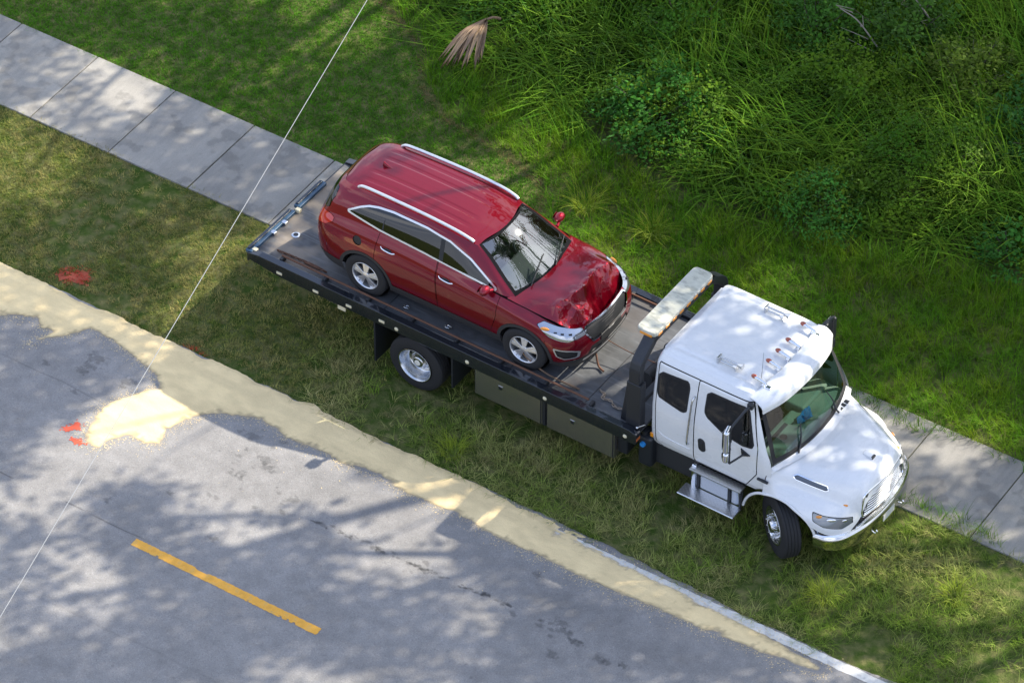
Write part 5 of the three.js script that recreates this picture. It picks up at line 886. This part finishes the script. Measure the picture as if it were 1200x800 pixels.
{
  const r = rng(303), step = SUN.clone().divideScalar(SUN.y);
  const c0 = Math.cos(TRUCK.turn), s0 = Math.sin(TRUCK.turn);
  const place = (X, Y, Z) => {                                                                  // shade for a point: one leaf spray somewhere along the ray to the sun
    let best = null, bd = 1e9; const [U0, V0] = project(X, Y, Z), h = Y + Math.max(8.2, Math.min((V0 + 70) / 84, (1270 - U0) / 84)) + .6 + 4.5 * r() * r() + (V0 < 0 || U0 > 1200 ? 1 : 0); const p = V(X, Y, Z).addScaledVector(step, h - Y);
    for (const t of trees) { const d = Math.hypot(p.x - t.x, p.z - t.z) + Math.abs(h - t.h * .78) * .4; if (d < bd) { bd = d; best = t; } }
    const [pu, pv] = project(p.x, p.y, p.z); if (pu > -45 && pu < 1245 && pv > -45 && pv < 845) return; best.L.push([p.x, p.y, p.z]);
  };
  for (let u = -60; u < 1290; u += 16) for (let v = -80; v < 860; v += 16) {
    const inside = u > 0 && u < 1200 && v > 0 && v < 800;
    const U = u + (r() - .5) * 16, Vv = v + (r() - .5) * 16;
    // the height of what the picture shows here: roofs and bonnets, otherwise the ground
    let y = 0; if (sdPoly([[400, 205], [450, 165], [620, 235], [560, 290]], U, Vv) < 0) y = 2.82; else if (sdPoly([[600, 340], [670, 285], [735, 320], [690, 390]], U, Vv) < 0) y = 2.2; else if (sdPoly([[770, 410], [845, 335], [975, 395], [905, 475]], U, Vv) < 0) y = 2.6; else if (sdPoly([[900, 540], [1000, 460], [1060, 530], [1000, 620]], U, Vv) < 0) y = 1.45; else if (sdPoly([[300, 290], [400, 200], [750, 360], [745, 505]], U, Vv) < 0) y = 1.16;
    const p = ground(U, Vv, y), n = fbm(p.x * .75 + 13, p.z * .75, 3), L = (inside ? gapAt(U, Vv) : .55) + 1.5 * (n - .5);
    const cT = Math.cos(-TRUCK.turn), sT = Math.sin(-TRUCK.turn), loc = q => { const dx = q.x - TRUCK.x, dz = q.z - TRUCK.z; return [dx * cT + dz * sT, q.y, -dx * sT + dz * cT]; };
    let own = false; for (let h = y + .1; h < 2.75 && !own; h += .12) { const [a, b, c] = loc(p.clone().addScaledVector(step, h - y)); own = (a > -1.95 && a < 2.6 && b > 1.3 && b < (a > 1.3 ? 2.25 : 2.75) && Math.abs(c - .09) < (b > 2.3 ? .62 : .9)) || (a > 4 && a < 5.85 && b > .95 && b < 2.55 && Math.abs(c) < 1) || (a > 5.8 && a < 7.2 && b > .6 && b < 1.4 && Math.abs(c) < .9) || (y < 1 && a > -2.9 && a < 3.8 && b > 1 && b < 1.2 && Math.abs(c) < 1.25); }
    if (own && y < 1.3) continue;
    const want = smooth(.78, .28, L) * 1.1; if (r() < want) place(p.x, y, p.z);
  }
  const limb = (t, pts, r0, r1) => { const h = (q) => V(q[0], 0, q[1]).addScaledVector(step, q[2]); return pts.map(q => { const v = h(q); return [v.x, v.y, v.z]; }); };
  // limbs whose shadows cross the road
  const shadowLimbs = [
    [[[12.6, 3.3, 11.6], [11.85, 4.66, 11.7], [10.79, 6.14, 11.8], [9.43, 8.17, 12], [8.83, 9.18, 12.2], [8.2, 9.87, 12.4]], .22, .07],
    [[[10.79, 6.14, 11.8], [10.14, 6.63, 11.9], [8.69, 7.58, 12], [8.11, 8.22, 12.2], [7.46, 8.9, 12.4]], .10, .05],
    [[[10.2, 7.08, 11.9], [10.17, 7.26, 11.9], [10.37, 7.97, 12], [10.52, 8.27, 12.1]], .08, .05],
    [[[13.4, 5.2, 11.6], [12.53, 6.55, 11.8], [11.82, 7.63, 12], [11.0, 8.6, 12]], .13, .07],
  ];
  for (const t of trees) {
    const names = [['oak_tree', 'spreading broadleaf tree beyond the bank']][0];
    const T = thing(names[0], ['tall tree with a long low limb reaching over the road', 'broad tree behind the middle of the bank', 'leafy tree behind the palm frond', 'tree at the pavement beyond the white truck', 'tallest tree in the back row', 'slender tree in the back row', 'small tree behind the mown lawn', 'far tree at the end of the bank'][t.k], 'tree', 'trees beyond the grass bank');
    T.position.set(t.x, -.05, t.z); const q = rng(900 + t.k), lean = [(q() - .5) * 1.2, (q() - .5) * 1.2];
    part('trunk', taperTube([[0, 0, 0], [lean[0] * .2, t.h * .3, lean[1] * .2], [lean[0] * .6, t.h * .6, lean[1] * .6], [lean[0], t.h * .92, lean[1]]], .26, .07, 10, 24), bark, T);
    const P = t.L.map(([x, y, z]) => [x - t.x, y + .05, z - t.z]);
    // limbs to spread-out parts of the crown
    const picked = []; if (P.length) { let far = P[Math.floor(q() * P.length)]; for (let k = 0; k < 9 && picked.length < Math.min(9, P.length); k++) { picked.push(far); let b = -1, bp = far; for (let m = 0; m < 160; m++) { const c = P[Math.floor(q() * P.length)]; let d = 1e9; for (const o of picked) d = Math.min(d, Math.hypot(c[0] - o[0], c[1] - o[1], c[2] - o[2])); if (d > b) { b = d; bp = c; } } far = bp; } }
    for (const e of picked) { const f = clamp((e[1] - 1.5 - .35 * Math.hypot(e[0], e[2])) / t.h, .3, .85), s = [lean[0] * f, t.h * f, lean[1] * f], D = Math.hypot(e[0] - s[0], e[1] - s[1], e[2] - s[2]); const path = [s, [lerp(s[0], e[0], .35) + (q() - .5) * .5, lerp(s[1], e[1], .45) + .3, lerp(s[2], e[2], .35) + (q() - .5) * .5], [lerp(s[0], e[0], .72) + (q() - .5) * .6, lerp(s[1], e[1], .78) + .2, lerp(s[2], e[2], .72) + (q() - .5) * .6], e]; if (path.some((a, i) => i && [.25, .5, .75, 1].some(w => { const b = path[i - 1], [pu, pv] = project(t.x + lerp(b[0], a[0], w), lerp(b[1], a[1], w), t.z + lerp(b[2], a[2], w)); return pu > -60 && pu < 1260 && pv > -60 && pv < 860; }))) continue; const lim = part('limb', taperTube(path, .035 + .009 * D, .012, 6, 14), bark, T);
      for (let m = 0; m < 3; m++) { const u = .45 + .18 * m, b = [lerp(s[0], e[0], u), lerp(s[1], e[1], u) + .2, lerp(s[2], e[2], u)], l = .8 + q() * 1.2, a = q() * 6.28; { const [pu, pv] = project(t.x + b[0], b[1], t.z + b[2]); if (pu > -140 && pu < 1340 && pv > -140 && pv < 940) continue; } part('branch', taperTube([b, [b[0] + Math.cos(a) * l * .5, b[1] + .3, b[2] + Math.sin(a) * l * .5], [b[0] + Math.cos(a) * l, b[1] + .4 * q(), b[2] + Math.sin(a) * l]], .02, .006, 5, 8), bark, lim); } }
    if (t.k === 0) for (const [pts, a, b] of shadowLimbs) { const w = limb(t, pts, a, b).map(([x, y, z]) => [x - t.x, y + .05, z - t.z]); if (a > .08) w.unshift([lean[0] * .5, t.h * .52, lean[1] * .5]); part('limb', taperTube(w, a, b, 8, 30), bark, T); }
    if (P.length) scatter('crown', null, SPRAY[0], leafMat, P.map(([x, y, z]) => { const s = .8 + .5 * q(); return [x, y, z, q() * 6.28, s, s, lin(.055, .11, .022).multiplyScalar(.7 + .6 * q())]; }), T);
  }
}

// ---------------------------------------------------------------- overhead cable and the poles that carry it
{
  const a = ground(430, 0, 9), b = ground(0, 722, 9), d = b.clone().sub(a), A = a.clone().addScaledVector(d, -1.9), B = b.clone().addScaledVector(d, 1.1), m = A.clone().lerp(B, .5);
  const wire = part('overhead_cable', tube([A.toArray(), ...[.1, .2, .3, .4, .5, .6, .7, .8, .9].map(t => { const p = A.clone().lerp(B, t); return [p.x, p.y, p.z]; }), B.toArray()], .0048, 6, 80), std(lin(.22, .23, .24), .7), scene); tag(wire, 'thin pale overhead cable crossing above the road and lawn', 'cable');
  for (const [p, lab] of [[A, 'wooden utility pole behind the trees'], [B, 'wooden utility pole across the road']]) {
    const t = thing('utility_pole', lab, 'pole', 'poles that carry the cable'); t.position.set(p.x, -.05, p.z);
    part('pole', taperTube([[.0, 0, 0], [0, 5, 0], [0, 9.8, 0]], .15, .11, 12, 8), bark, t); part('clamp', [cyl(.035, .035, [0, 9.05, -.18], [0, 9.05, .18], 10)], K.steel, t);
  }
}

shadows(scene);
renderer.render(scene, camera);
